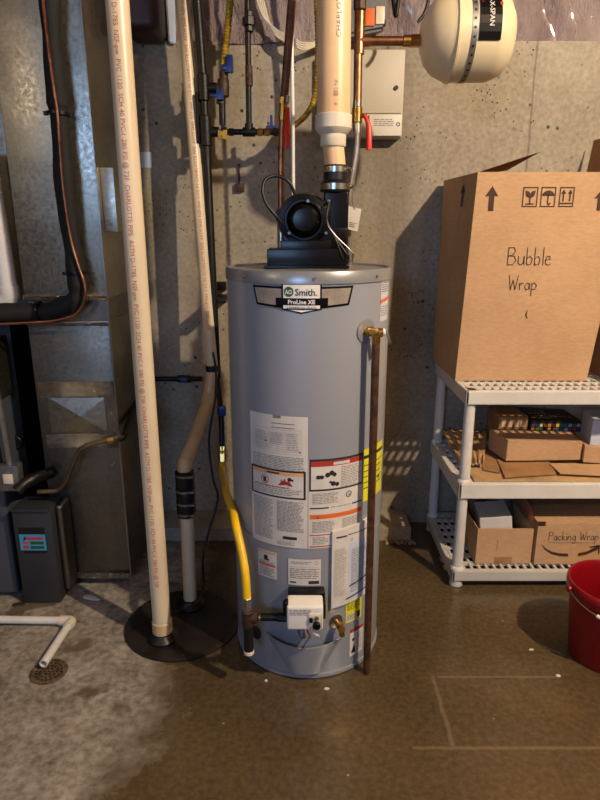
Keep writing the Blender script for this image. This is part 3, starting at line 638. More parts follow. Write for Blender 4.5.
# ------------------------------------------------------------------ black iron gas pipe
GY = 2.42
gp = thing('gas_pipe', 'black iron gas pipe rising along the wall with a side branch and blue valves', 'gas pipe', at(222, 440, GY-.1))
g0 = at(197, 0, GY); g1 = at(203.5, 88, GY); g2 = at(205.5, 132, GY); g3 = at(217, 378, GY-.04); g4 = at(221, 410, GY-.1); g5 = at(222.5, 452, GY-.15)
g00 = g1+(g0-g1)*((ZC-.005-g1.z)/(g0.z-g1.z))
b = nb(); cyl(b, g00, g1, .0175); cyl(b, g1, g2, .016); cyl(b, g2, g3, .0165); obj('riser', b, 'black_iron', gp)
b = nb(); cyl(b, g1+Vector((0, 0, .045)), g1-Vector((0, 0, .045)), .0235, bev=.003); cyl(b, g1, g1+Vector((.05, 0, 0)), .0185, bev=.002); obj('tee', b, 'black_iron', gp)
b = nb(); cyl(b, g2+Vector((0, 0, .055)), g2-Vector((0, 0, .05)), .025, bev=.003); cyl(b, g2, g2+Vector((.05, 0, 0)), .018, bev=.002); cyl(b, g2-Vector((0, 0, .04)), g2-Vector((0, 0, .11)), .0205, bev=.002); box(b, g2.x-.03, g2.x-.02, GY-.02, GY+.02, g2.z-.04, g2.z+.13, .003); obj('tee', b, 'black_iron', gp)
b = nb(); sweep(b, fillet([g3, g4, g5], .03), .011, 16); cyl(b, g4-Vector((0, 0, .02)), g4+Vector((0, 0, .01)), .016, bev=.002); obj('lower_riser', b, 'black_iron', gp)
p = at(222, 411, GY-.13); b = nb(); box(b, p.x-.016, p.x+.016, p.y-.01, p.y+.012, p.z-.02, p.z+.02, .006); obj('valve_handle', b, 'blue_handle', gp, label='blue valve handle')
p = at(216, 301, GY); b = nb(); box(b, p.x-.028, p.x+.04, p.y-.022, WY, p.z-.008, p.z+.008, .003); obj('pipe_bracket', b, 'black_iron', gp)
# branch to the right
h0 = g2; h1 = at(249, 129, GY); h2 = at(284, 129.5, GY)
h1.z = h2.z = g2.z
b = nb(); cyl(b, h0, h2, .0105); obj('branch_pipe', b, 'black_iron', gp)
b = nb(); cyl(b, h1-Vector((.024, 0, 0)), h1+Vector((.024, 0, 0)), .0165, bev=.002); cyl(b, h1, h1+Vector((0, 0, .03)), .0155, bev=.002); obj('tee', b, 'black_iron', gp)
for px, rr in ((231, .0135), (224, .017)):
    q = at(px, 129, GY).x; b = nb(); cyl(b, (q-.01, GY, g2.z), (q+.01, GY, g2.z), rr, seg=8, bev=.002); obj('coupling', b, 'black_iron', gp)
vtop_ = at(247.5, 0, GY); b = nb(); tt_ = h1+(vtop_-h1)*((ZC-.005-h1.z)/(vtop_.z-h1.z)); cyl(b, h1, tt_, .0105); obj('branch_riser', b, 'black_iron', gp)
p = at(249, 22, GY); b = nb(); lathe(b, [(.011, -.035), (.016, -.03), (.016, -.015), (.024, -.012), (.024, .012), (.016, .016), (.016, .03), (.011, .034)], p, seg=8); obj('union', b, 'black_iron', gp)
p = at(249, 76, GY); b = nb(); cyl(b, p-Vector((0, 0, .035)), p+Vector((0, 0, .035)), .0135, bev=.003); cyl(b, p-Vector((0, .0145, 0)), p, .009, seg=12); obj('sleeve', b, 'iron_rust', gp, label='rusty orange-brown sleeve')
for px in (260, 267, 276): q = at(px, 129, GY).x; b = nb(); cyl(b, (q-.011, GY, g2.z), (q+.011, GY, g2.z), .0145, seg=8, bev=.002); obj('brass_valve_body' if px < 270 else 'coupling', b, 'brass' if px < 270 else 'black_iron', gp)
p = at(271.5, 124, GY); b = nb(); box(b, p.x-.005, p.x+.005, GY-.01, GY+.004, p.z-.012, p.z+.03, .002); box(b, p.x-.02, p.x+.02, GY-.012, GY+.004, p.z-.016, p.z-.006, .002); obj('valve_handle', b, 'blue_handle', gp, label='dark blue lever handle')
# upper branch: elbow up to the yellow line and down drop
e0 = g1; ex = at(224, 88, GY).x; b = nb(); sweep(b, fillet([g1+Vector((.04, 0, 0)), Vector((ex, GY, g1.z)), at(224, 72, GY)], .04), .0155); cyl(b, (ex-.002, GY, g1.z-.03), (ex-.002, GY, g1.z+.03), .021, bev=.003); obj('elbow', b, 'iron_rust', gp)
b = nb(); cyl(b, Vector((ex-.008, GY, g1.z)), at(222.5, 125, GY), .012); cyl(b, at(221, 104, GY), at(221, 96, GY), .017, seg=8); obj('drop_pipe', b, 'black_iron', gp)
b = nb(); p = at(219, 95, GY-.02); box(b, p.x-.03, p.x+.012, p.y-.008, p.y+.008, p.z-.008, p.z+.004, .003); box(b, p.x-.01, p.x+.018, p.y-.01, p.y+.01, p.z-.018, p.z+.02, .005); obj('valve_handle', b, 'blue_handle', gp, label='bright blue valve handle on the drop')
b = nb(); p = at(230, 64, GY-.02); box(b, p.x-.012, p.x+.012, p.y-.008, p.y+.008, p.z-.03, p.z+.03, .006); box(b, p.x-.03, p.x, p.y-.004, p.y+.012, p.z-.02, p.z+.0, .004); obj('valve_handle', b, 'blue_handle', gp, label='blue valve handle beside the yellow line')
b = nb(); p = at(222.5, 134, GY-.02); box(b, p.x-.017, p.x+.017, p.y-.004, p.y+.004, p.z-.018, p.z+.014, .002); obj('brass_tag', b, 'yellow_old', gp, label='yellow brass tag')
b = nb(); box(b, p.x-.004, p.x+.004, p.y-.006, p.y+.006, p.z+.01, p.z+.04); obj('tag_link', b, 'black_iron', gp)
# yellow lines
def corr(bm, pts, r, amp=.0012, pitch=.009):
    pts = smooth_path(pts, 14); out = [pts[0]]; L = 0; rs = []
    fin = []
    for a, b_ in zip(pts, pts[1:]):
        n_ = max(1, int((b_-a).length/(pitch/4)))
        for i in range(n_): fin.append(a+(b_-a)*i/n_)
    fin.append(pts[-1]); N = len(fin)
    sweep(bm, fin, lambda s_: r+amp*math.sin(s_*(N-1)*PI/2), 12)
b = nb(); corr(b, A([(232.5, -30, GY), (230.5, 0, GY), (227, 35, GY), (224, 62, GY), (224, 70, GY)]), .0125); y1 = obj('gas_tubing', b, 'yellow_old'); tag(y1, 'dirty yellow corrugated gas tubing dropping to the black elbow with blue valves', 'gas tubing')
y2 = thing('gas_tubing', 'yellow corrugated gas tubing curving down behind the thick vent pipe', 'gas tubing', at(291, 128, GY))
b = nb(); corr(b, A([(316, -60, 2.40), (317, 0, 2.40), (318, 50, 2.41), (315, 95, 2.42), (306, 115, 2.42), (291, 128, GY)]), .0105); obj('yellow_tubing', b, 'yellow_old', y2)
b = nb(); cyl(b, at(291.5, 128, GY), at(285, 129.3, GY), .014, seg=6); obj('nut', b, 'brass', y2)
# connector at the heater
CYn = CY-.048
gc = thing('gas_connector', 'bright yellow flexible gas connector running down the left side of the heater', 'gas connector', at(247, 600, CYn))
pts = A([(222.5, 450, GY-.15), (222, 470, 2.25), (225, 484, 2.0), (227, 495, 1.84), (232.5, 509, 1.71), (236, 526, 1.62), (241, 548, 1.575), (245, 572, 1.54), (247, 598, CYn)])
b = nb(); sweep(b, smooth_path(pts), .0125, 18); obj('yellow_hose', b, 'yellow_pvc', gc)
b = nb(); cyl(b, at(247, 611, CYn), at(247, 597, CYn), .0145, seg=6, bev=.002); obj('nut', b, 'zinc', gc)
b = nb(); cyl(b, at(222.5, 462, GY-.16), at(222.5, 446, GY-.14), .0155, seg=6, bev=.002); obj('nut', b, 'brass', gc)
tk = at(248, 617, CYn); dl = thing('gas_drip_leg', 'black iron tee with capped drop leg feeding the white control box', 'gas pipe', at(248, 655, CYn))
b = nb(); cyl(b, tk+Vector((0, 0, .024)), tk-Vector((0, 0, .03)), .0185, bev=.003); cyl(b, tk, tk+Vector((.028, 0, 0)), .0185, bev=.003); obj('tee', b, 'iron_rust', dl)
b = nb(); cyl(b, tk+Vector((.02, 0, 0)), Vector((c0.x-cw-.001, CYn, tk.z)), .0115); cyl(b, Vector((c0.x-cw-.03, CYn, tk.z)), Vector((c0.x-cw-.001, CYn, tk.z)), .014, seg=8, bev=.002); obj('nipple', b, 'black_iron', dl)
b = nb(); cyl(b, tk+Vector((.032, 0, 0)), tk+Vector((.037, 0, 0)), .0125, seg=16); obj('brass_ring', b, 'brass', dl)
dlb = tk-Vector((0, 0, .115)); b = nb(); cyl(b, tk-Vector((0, 0, .02)), dlb, .0145, bev=.001); obj('drop_leg', b, 'black_rubber', dl)
b = nb(); cyl(b, dlb+Vector((0, 0, .004)), dlb-Vector((0, 0, .012)), .0155, bev=.003); obj('leg_cap', b, 'pvc_cap', dl, label='pale end cap')
# ------------------------------------------------------------------ water lines above the heater
# left (hot) copper with red valve
HY = 1.98
hl = thing('hot_water_line', 'copper water pipe with an orange lever valve left of the vent pipe', 'water pipe', Vector((at(281, 250, HY).x, HY, TH)))
c_top = at(292, 0, HY); c_b = at(284, 100, HY); ctt = c_b+(c_top-c_b)*((ZC-.005-c_b.z)/(c_top.z-c_b.z))
b = nb(); cyl(b, c_b, ctt, .0125, seg=24); obj('copper_pipe', b, 'copper_old', hl)
b = nb(); cyl(b, at(283.5, 104, HY), at(284, 98, HY), .015, seg=8); cyl(b, at(282.5, 121, HY), at(283.5, 103, HY), .0135, bev=.002); obj('valve_body', b, 'brass', hl)
b = nb(); cyl(b, at(287, 103, HY-.02), at(288, 96, HY-.02), .006); obj('lever_nut', b, 'steel', hl)
b = nb(); sweep(b, A([(287.5, 108, HY-.02), (287.5, 119, HY-.026), (287, 122, HY-.03), (286.5, 148, HY-.03)]), lambda s_: .007+.003*(s_ > .4), 10); obj('valve_lever', b, 'red_handle', hl, label='orange-red lever')
b = nb(); sweep(b, smooth_path([at(282.5, 121, HY), at(281.5, 150, HY), at(281, 180, HY), at(281, 214, HY)]), .0105, 16); obj('flexible_line', b, 'copper', hl)
b = nb(); cyl(b, at(281, 222, HY), at(281, 210, HY), .016, seg=8, bev=.002); obj('blue_collar', b, 'blue_handle', hl, label='blue collar')
b = nb(); cyl(b, Vector((at(281, 222, HY).x, HY, TH-.004)), at(281, 218, HY), .0125, seg=16); obj('nipple', b, 'steel', hl)
# thin white line
b = nb(); sweep(b, [at(291.5, 20, HY+.3)+Vector((0, 0, .25)), at(291.5, 20, HY+.3), at(293, 130, HY+.3), at(293.5, 235, HY+.3), Vector((at(293.5, 265, HY+.3).x, HY+.3, .03)), Vector((at(293.5, 265, HY+.3).x, HY+.3, .01))], .0065, 12); tag(obj('plastic_water_tube', b, 'white_gloss'), 'thin white plastic tube dropping behind the copper pipe with the orange lever', 'tube')
# right (cold) copper with red valve and tee to the expansion tank
KY = 1.95
cl = thing('cold_water_line', 'copper water pipe with a red lever valve and tee to the cream tank', 'water pipe', Vector((at(349, 262, KY).x, KY, TH)))
k0 = at(360, 0, KY); k1 = at(359.5, 41, KY); k2 = at(357.5, 102, KY); k00 = k1+(k0-k1)*((ZC-.005-k1.z)/(k0.z-k1.z))
b = nb(); cyl(b, k2, k00, .0125, seg=24); obj('copper_pipe', b, 'copper', cl)
b = nb(); cyl(b, k1-Vector((0, 0, .035)), k1+Vector((0, 0, .075)), .0145, bev=.001); cyl(b, k1, k1+Vector((.03, 0, 0)), .0145, bev=.001); obj('tee', b, 'copper', cl)
b = nb(); cyl(b, at(359.8, 11, KY), at(360, -8, KY), .018, seg=8, bev=.003); obj('upper_fitting', b, 'iron_rust', cl)
b = nb(); cyl(b, at(357, 108, KY), at(357.5, 101, KY), .0135, seg=20); obj('valve_collar', b, 'steel', cl)
b = nb(); cyl(b, at(357, 123, KY), at(357.3, 107, KY), .0155, bev=.002); cyl(b, at(357, 115, KY), at(366, 116, KY-.02), .006); obj('valve_body', b, 'brass', cl)
b = nb(); sweep(b, A([(364.5, 115, KY-.02), (367, 120, KY-.024), (369, 127, KY-.026), (369, 150, KY-.026)]), lambda s_: .006+.003*(s_ > .4), 10); obj('valve_lever', b, 'red_handle', cl, label='red lever')
b = nb(); cyl(b, at(357.5, 133, KY), at(357.2, 122, KY), .012, seg=8); cyl(b, Vector((at(349, 262, KY).x, KY, TH-.004)), Vector((at(349, 250, KY).x, KY, TH+.03)), .013, seg=8); obj('hose_nut', b, 'steel', cl)
b = nb(); sweep(b, smooth_path([at(358, 132, KY), at(356, 155, KY), at(352, 180, KY), at(349, 210, KY), Vector((at(349, 262, KY).x, KY, TH+.02))]), .0095, 16); obj('braided_hose', b, 'braid', cl, label='grey braided hose')
k3 = at(413, 41, KY); k3.z = k1.z
b = nb(); cyl(b, k1, Vector((k3.x-.02, KY, k1.z)), .0125, seg=24); obj('side_pipe', b, 'copper', cl)
b = nb(); cyl(b, Vector((k3.x-.03, KY, k1.z)), Vector((k3.x-.006, KY, k1.z)), .0155, bev=.002); cyl(b, Vector((k3.x-.008, KY, k1.z)), Vector((k3.x+.02, KY, k1.z)), .0175, seg=6, bev=.002); obj('adapter', b, 'brass', cl)
# inspection tag
tgp = A([(348.5, 206, KY-.03), (361.5, 209, KY-.03), (357.5, 231.5, KY-.03), (347, 229, KY-.03)])
tg = thing('paper_tag', 'small white paper tag hanging from the braided hose beside the blower', 'tag', tgp[3])
b = nb(); hexa(b, tgp[::-1]+[p+Vector((0, .001, 0)) for p in tgp[::-1]]); obj('card', b, 'paper', tg, False)
b = nb(); sweep(b, smooth_path([(tgp[0]+tgp[1])/2-Vector((0, .0006, .006)), (tgp[0]+tgp[1])/2+Vector((-.004, -.002, .008)), at(351, 200, KY-.012)]), .0008, 6); obj('string', b, 'zinc', tg)
s = Art(plane_map(tgp[3], tgp[2]-tgp[3], tgp[0]-tgp[3])); s.prose(.006, .008, .028, .026, .0055, 0, 2); obj('fine_print', s.bm, 'ink_grey', tg, False)
# relief discharge pipe
DY = CY+.06
dz = gr(368.5, 664); tpx = at(376, 341, DY)
ty = TY-.19
bot = Vector((.214, .0, 0)); 
pb = at(369, 662, e1.y); pb.z = max(pb.z, .004); ptp = e1+Vector((.0, 0, -.029))
print('discharge', pb, ptp, e1)
b = nb(); cyl(b, Vector((ptp.x+.006, ptp.y-.002, .006)), ptp, .0112, seg=24); dp = obj('discharge_pipe', b, 'copper_old'); tag(dp, 'brown copper pipe running down the right side of the heater to the floor', 'pipe')
# ------------------------------------------------------------------ expansion tank
EY = KY; ez = k1.z; ex0 = at(420, 40, EY).x; ex1 = at(511, 40, EY).x; er = 40/ppm(37, EY)
L_ = ex1-ex0; et = thing('expansion_tank', 'cream steel expansion tank lying sideways at the end of the copper pipe', 'expansion tank', (ex0+L_/2, EY, ez+.008-er))
b = nb(); C_ = Vector((ex0, EY, ez+.008)); pr = [(0, 0), (er*.35, .003), (er*.62, .016), (er*.84, .04), (er*.96, .07), (er*.99, L_*.31), (er*1.0, L_*.315), (er*1.035, L_*.32), (er*1.035, L_*.345), (er, L_*.35), (er*1.0, L_*.74), (er*.965, L_-.055), (er*.86, L_-.026), (er*.62, L_-.008), (er*.3, L_-.002), (0, L_)]
lathe(b, pr, C_, (1, 0, 0), 56); obj('tank_shell', b, 'tank_cream', et)
b = nb(); lathe(b, [(er*1.001, L_*.455), (er*1.012, L_*.455), (er*1.012, L_*.515), (er*1.001, L_*.515)], C_, (1, 0, 0), 56, cap=False); st_ = obj('strap', b, 'zinc', et)
EM = lambda u, v, h: Vector((C_.x+u, EY-(er+h+.001)*math.cos(v/er), C_.z+(er+h+.001)*math.sin(v/er)))
s = Art(EM)
for k_ in range(14): s.disc(L_*.485, -.16+k_*.022, .0035, 0, 3, 10)
b2_ = obj('strap_holes', s.bm, 'furnace_black', st_, False)
s = Art(lambda u, v, h: EM(u, v, h+.0016)); u0 = L_*.53; u1 = L_*.53+.06; 
for q in range(11): s.rect(u0, -.036+q*.02, u1, -.016+q*.02, 0, 1)
for (a_, b__, mi, ta, sz) in ((u0+.026, .047, 1, 'THERM-X-SPAN', .0185),): s.text(ta, a_, .125, sz, mi, 4, 'L', -PI/2, .01)
for q in range(8): s.rect(u0+.054, .05+q*.016, u0+.062, .06+q*.016, 2, 2)
s.rect(u0+.004, .06, u0+.012, .12, 2, 2)
obj('tank_label', s.bm, ['black_plastic', 'paper', 'ink_red'], et, False, 'black label with white lettering and red figures')
# ------------------------------------------------------------------ wall panel, cables, odds at the top
bx0, bx1 = at(325, 90, WY-.08).x, at(404, 90, WY-.08).x; bz0, bz1 = at(380, 137, WY-.08).z, at(380, 49, WY-.08).z
ep = thing('wall_panel_box', 'flat beige metal utility box mounted on the concrete behind the copper pipes', 'utility box', ((bx0+bx1)/2, WY-.04, bz0))
b = nb(); box(b, bx0, bx1, WY-.075, WY-.001, bz0, bz1, .004); obj('box_body', b, 'panel_beige', ep)
b = nb(); box(b, bx0+.006, bx1-.006, WY-.081, WY-.074, bz0+.085, bz1-.006, .002); obj('cover', b, 'panel_beige', ep)
b = nb(); box(b, at(369, 126, WY-.08).x, bx1-.004, WY-.083, WY-.074, bz0+.004, bz0+.08, .002); obj('label_plate', b, 'panel_label', ep, label='white label plate')
s = Art(plane_map((at(371, 126, WY-.08).x, WY-.083, bz0+.01), (1, 0, 0), (0, 0, 1))); s.prose(.01, .03, .09, .058, .007, 0, 1); s.ring(.105, .035, .006, .003, 1, 1); obj('fine_print', s.bm, ['ink_grey', 'ink'], ep, False)
p = at(396, 88, WY-.08); b = nb(); cyl(b, (p.x, WY-.088, p.z), (p.x, WY-.08, p.z), .008); obj('latch', b, 'iron_rust', ep)
o0 = at(352, 30, WY-.09); o1 = at(404, -6, WY-.09)
og = thing('shop_light_case', 'grey plastic fixture with an orange stripe above the beige wall box', 'fixture', ((o0.x+o1.x)/2, WY-.06, o0.z))
b = nb(); hexa(b, [at(345, 37, WY-.12), at(386, 30, WY-.12), at(386, 30, WY-.002)+Vector((0, 0, .0)), at(345, 37, WY-.12)+Vector((0, .118, 0)), at(345, -12, WY-.12), at(389, -12, WY-.12), at(389, -12, WY-.12)+Vector((0, .118, 0)), at(345, -12, WY-.12)+Vector((0, .118, 0))], 0, .012); obj('case', b, 'grey_plastic', og)
b = nb(); o2 = at(365, 26, WY-.125); o3 = at(375, 8, WY-.125); box(b, o2.x, o3.x, WY-.127, WY-.118, o2.z, o3.z, .003); obj('orange_panel', b, 'ink_orange', og, label='orange panel')
b = nb(); o2 = at(375.5, 24, WY-.125); o3 = at(385, 6, WY-.125); box(b, o2.x, o3.x, WY-.126, WY-.118, o2.z, o3.z, .003); obj('white_panel', b, 'pvc_cap', og, label='pale panel')
b = nb(); sweep(b, fillet([Vector((.43, WY-.06, ZC)), at(396, 19, WY-.06), at(393, 0, WY-.05), Vector((at(393, 0, WY-.05).x, WY-.05, ZC))], .02), .008, 10); tag(obj('cable_hook', b, 'black_iron'), 'dark bent metal rod hanging above the beige wall box', 'hook')
b = nb(); sweep(b, smooth_path(A([(431, -20, 2.3), (428, 2, 2.3), (424, 14, 2.3), (418, 22, 2.3)])), .006, 10); tag(obj('hanging_wire', b, 'black_rubber'), 'short black wire hanging beside the cream tank', 'wire')
for i in range(4):
    b = nb(); o_ = i*2.2
    sweep(b, smooth_path(A([(252+o_, -20, 2.56), (262+o_, 14+o_, 2.56), (277, 30+o_, 2.545), (293, 38+o_, 2.53), (303, 43+o_, 2.53), (316, 42+o_*.6, 2.54), (330, 34+o_, 2.55), (342, 18, 2.56), (350, -20, 2.56)])), .0032, 8)
    tag(obj('white_cable', b, 'pvc_cap'), 'thin white cable looping along the top of the wall behind the pipes', 'cable', 'white cables at the top of the wall')
r0 = at(127, 38, 2.52); r1 = at(160, -20, 2.52); b = nb(); box(b, r0.x, r1.x, 2.42, 2.6, r0.z, ZC-.002, .035, 4); tag(obj('insulated_duct', b, 'red_insulation'), 'dark red wrapped bundle hanging at the top of the wall behind the white pipes', 'insulation')
r0 = at(160, 43, 2.56); r1 = at(174, -20, 2.56); b = nb(); hexa(b, [at(169, 43, 2.6), at(176, 44, 2.6), at(176, 44, 2.62), at(169, 43, 2.62), at(164, -30, 2.6), at(174, -30, 2.6), at(174, -30, 2.62), at(164, -30, 2.62)], 0, .004); tag(obj('plastic_flap', b, 'paper_blue'), 'pale strip of folded plastic hanging next to the dark red bundle', 'plastic strip')
# horizontal iron pipe on the wall behind
b = nb(); pz = at(160, 379, WY-.07).z; cyl(b, (at(92, 379, WY-.07).x, WY-.07, pz), (at(202, 379, WY-.07).x, WY-.07, pz), .0105); hp = thing('wall_pipe', 'thin dark horizontal pipe low on the wall between duct and gas riser', 'pipe', (at(160, 379, WY-.07).x, WY-.07, pz-.02))
obj('pipe', b, 'black_iron', hp)
b = nb(); q = at(184, 379, WY-.07); cyl(b, (q.x-.03, WY-.07, pz), (q.x+.03, WY-.07, pz), .017, seg=8, bev=.003); obj('valve_body', b, 'black_iron', hp)
b = nb(); box(b, q.x-.02, q.x+.02, WY-.095, WY-.08, pz-.012, pz+.008, .004); obj('valve_handle', b, 'blue_handle', hp, label='small blue handle')
p = at(219, 286, WY-.02); b = nb(); box(b, p.x-.02, p.x+.03, WY-.03, WY, p.z-.018, p.z+.018, .004); box(b, p.x+.004, p.x+.014, WY-.034, WY-.028, p.z-.008, p.z+.008); tag(obj('wall_block', b, 'black_iron'), 'small dark metal bracket on the wall just left of the heater top', 'bracket')
p = at(239, 187, WY-.02); b = nb(); box(b, p.x-.016, p.x+.02, WY-.02, WY, p.z-.018, p.z+.014, .003); cyl(b, (p.x, WY-.008, p.z), (p.x, WY-.008, p.z+.09), .004); tag(obj('wall_block', b, 'iron_rust'), 'small brown block with a stalk on the concrete above and left of the heater', 'bracket')  # small brown block with a thin upright stalk set on the wall
# ------------------------------------------------------------------ ductwork on the left
DYF = 2.085; dx0, dx1 = -.95, -.664; zj1 = at(60, 299, DYF).z; zj0 = at(60, 321, DYF).z
du = thing('sheet_metal_duct', 'tall galvanised sheet metal duct standing at the left against the wall', 'duct', ((dx0+dx1)/2, 2.3, .03))
b = nb(); box(b, dx0, dx1, DYF, 2.5, zj1, ZC-.003, .003); du_u = obj('upper_duct', b, 'galvanised', du)
b = nb(); box(b, dx0+.004, dx1-.008, DYF+.012, 2.49, zj0-.004, zj1+.004); obj('joint_collar', b, 'galvanised_dull', du)
b = nb(); box(b, dx0, dx1-.004, DYF, 2.5, .03, zj0, .003); du_l = obj('lower_duct', b, 'galvanised_dull', du)
b = nb(); box(b, dx1-.001, dx1+.002, DYF-.009, DYF+.002, .03, ZC-.004); obj('corner_seam', b, 'steel', du)
b = nb(); box(b, dx0+.0, dx1+.004, DYF-.014, DYF+.002, zj1-.004, zj1+.014, .004); box(b, dx0, dx1, DYF-.012, DYF+.002, zj0-.016, zj0-.004, .003); obj('flange', b, 'foil', du)
def crumple(name, x0, x1, z0, z1, parent, amp=.004, y=DYF-.003, nx=26, nz=8):
    b = nb(); g = []
    for i in range(nx+1):
        g.append([b.verts.new((x0+(x1-x0)*i/nx, y-random.random()*amp, z0+(z1-z0)*k_/nz)) for k_ in range(nz+1)])
    for i in range(nx):
        for k_ in range(nz): b.faces.new((g[i][k_], g[i+1][k_], g[i+1][k_+1], g[i][k_+1]))
    bmesh.ops.recalc_face_normals(b, faces=b.faces); bmesh.ops.solidify(b, geom=b.faces[:], thickness=.001)
    return obj(name, b, 'foil', parent, False)
fz = lambda py: at(70, py, DYF).z
fx = lambda px, py: at(px, py, DYF).x
crumple('foil_tape', fx(39, 390), fx(114, 390), fz(397), fz(381), du_l, .011)
crumple('foil_tape', fx(48, 440), fx(120, 440), fz(447), fz(433), du_l, .009)
crumple('foil_tape', fx(106, 410), fx(117, 410), fz(434), fz(396), du_l, .012, nx=6, nz=16)
crumple('foil_tape', dx0+.02, dx1, .036, .062, du_l, .010)
# stamped panel with pyramid
b = nb(); xa, xb_ = fx(50, 415), fx(108, 415); za, zb_ = fz(433), fz(397); v = [b.verts.new(q) for q in ((xa, DYF-.002, za), (xb_, DYF-.002, za), (xb_, DYF-.002, zb_), (xa, DYF-.002, zb_), (xa+(xb_-xa)*.55, DYF-.016, (za+zb_)/2))]
for f_ in ((0, 1, 4), (1, 2, 4), (2, 3, 4), (3, 0, 4)): b.faces.new([v[i] for i in f_])
b.faces.new(v[3::-1]); obj('stamped_panel', b, 'galvanised', du_l, False)
for (px, py) in ((63, 283), (114, 463), (112, 465)):
    p = at(px, py, DYF-.004); b = nb(); cyl(b, p, p+Vector((0, .005, 0)), .005, seg=8); obj('screw', b, 'steel', du_u if py < 300 else du_l)
# side pocket bracket on the right face
b = nb(); p0 = at(92, 168, 2.14); p1 = at(108, 232, 2.14); box(b, dx1+.0005, dx1+.045, 2.12, 2.2, p1.z, p0.z, .003); obj('side_bracket', b, 'galvanised', du)
# paper tag behind pipe
b = nb(); p = at(142, 160, WY); box(b, p.x-.03, p.x+.04, WY-.003, WY-.0005, p.z-.03, p.z+.03, mat=None); tag(obj('paper_note', b, 'paper_blue'), 'pale scrap of paper behind the straight white pipe near the top', 'paper')
# furnace
fu = thing('furnace', 'dark furnace cabinet at the far left edge beside the sheet metal duct', 'furnace', (-1.35, 2.2, 0))
b = nb(); box(b, -1.75, at(22, 420, DYF+.06).x-.0, DYF+.06, 2.5, .42, zj0+.0, .004); obj('plenum_box', b, 'furnace_black', fu)
b = nb(); p = at(16, 442, DYF+.058); cyl(b, (p.x, DYF+.045, p.z), (p.x, DYF+.07, p.z), .03, seg=28, bev=.004); obj('round_knockout', b, 'black_rubber', fu)
fxr = at(14, 560, 2.0).x
b = nb(); box(b, -1.75, fxr, 2.0, 2.5, .02, at(0, 402, 2.0).z, .012, 3); obj('cabinet', b, 'furnace_grey', fu)
b = nb(); box(b, -1.6, at(2, 400, 2.05).x, 2.04, 2.3, at(0, 400, 2.04).z, at(0, 340, 2.04).z, .003); obj('upper_cabinet', b, 'galvanised_dull', fu)
s = Art(plane_map((fxr-.14, 2.0, .2), (1, 0, 0), (0, 0, 1))); s.rect(0, 0, .07, .09, 0, 1); s.prose(.005, .01, .065, .08, .009, 1, 2); obj('rating_label', s.bm, ['paper', 'ink_grey'], fu, False)
# left galvanised bit and black gap
b = nb(); box(b, -1.75, dx0-.035, DYF+.13, 2.5, zj1, ZC-.003, .004); tag(obj('furnace_plenum', b, 'galvanised_dull'), 'metal furnace plenum at the upper left edge beyond the tall duct', 'duct')
# filter housing with blue sticker
q0 = at(12, 604, 1.965); hx0, hx1 = at(13, 560, 1.965).x, at(61, 600, 1.965).x; hz1 = at(30, 510, 1.965).z
fh = thing('filter_housing', 'dark grey metal box with a blue sticker at the foot of the furnace', 'filter box', ((hx0+hx1)/2, 2.05, 0))
b = nb(); box(b, hx0+.018, hx1, 1.965, DYF-.004, .004, hz1, .006); fb = obj('housing', b, 'filter_grey', fh)
b = nb(); box(b, hx0+.02, hx1-.004, 1.957, 1.967, hz1-.006, hz1+.004, .002); obj('top_edge', b, 'filter_grey', fh)
zz0, zz1 = at(30, 551, 1.96).z, at(30, 535, 1.96).z; sx0, sx1 = at(19, 540, 1.96).x, at(45, 540, 1.96).x
s = Art(plane_map((sx0, 1.965, zz0), (1, 0, 0), (0, 0, 1))); w = sx1-sx0; h = zz1-zz0
s.rect(0, 0, w, h, 0, 1); s.rect(0, h, w, h*1.42, 2, 1); s.rect(w*.1, -h*.18, w, 0, 2, 1)
s.rect(w*.25, h*.66, w*.9, h*.84, 1, 2); s.poly([(w*.14, h*.6), (w*.2, h*.9), (w*.28, h*.72)], 3, 2); s.rect(w*.1, h*.1, w*.34, h*.32, 1, 2); s.rect(w*.4, h*.38, w*.92, h*.56, 4, 2); s.rect(w*.4, h*.1, w*.92, h*.28, 4, 2); s.rect(w*.1, h*.42, w*.34, h*.56, 1, 2)
obj('blue_sticker', s.bm, ['sticker_blue', 'sticker_red', 'furnace_black', 'blue_handle', 'label_green'], fb, False, 'light blue sticker with red print')
b = nb(); box(b, hx1+.002, -.87, 2.0, DYF-.003, .035, at(60, 500, 2.05).z, .012, 3); tag(obj('duct_boot', b, 'galvanised_dull'), 'narrow galvanised boot between the dark grey filter box and the duct', 'duct')
# junction box and conduit
j0 = at(3, 489, 1.975); j1 = at(19, 464, 1.975); jb = thing('junction_box', 'small grey electrical box with a conduit on the furnace at the left edge', 'electrical box', ((j0.x+j1.x)/2, 1.99, j0.z))
b = nb(); box(b, j0.x, j1.x, 1.955, 1.999, j0.z, j1.z, .003); obj('box', b, 'zinc', jb)
b = nb(); box(b, j0.x+.018, j1.x-.018, 1.949, 1.957, j0.z+.03, j1.z-.03, .003); obj('switch', b, 'pvc_cap', jb)
b = nb(); sweep(b, [Vector((at(9, 462, 1.98).x, 1.98, j1.z-.002)), at(-1, 405, 1.98), at(-12, 340, 1.98)], .0115, 14); obj('conduit', b, 'zinc', jb)
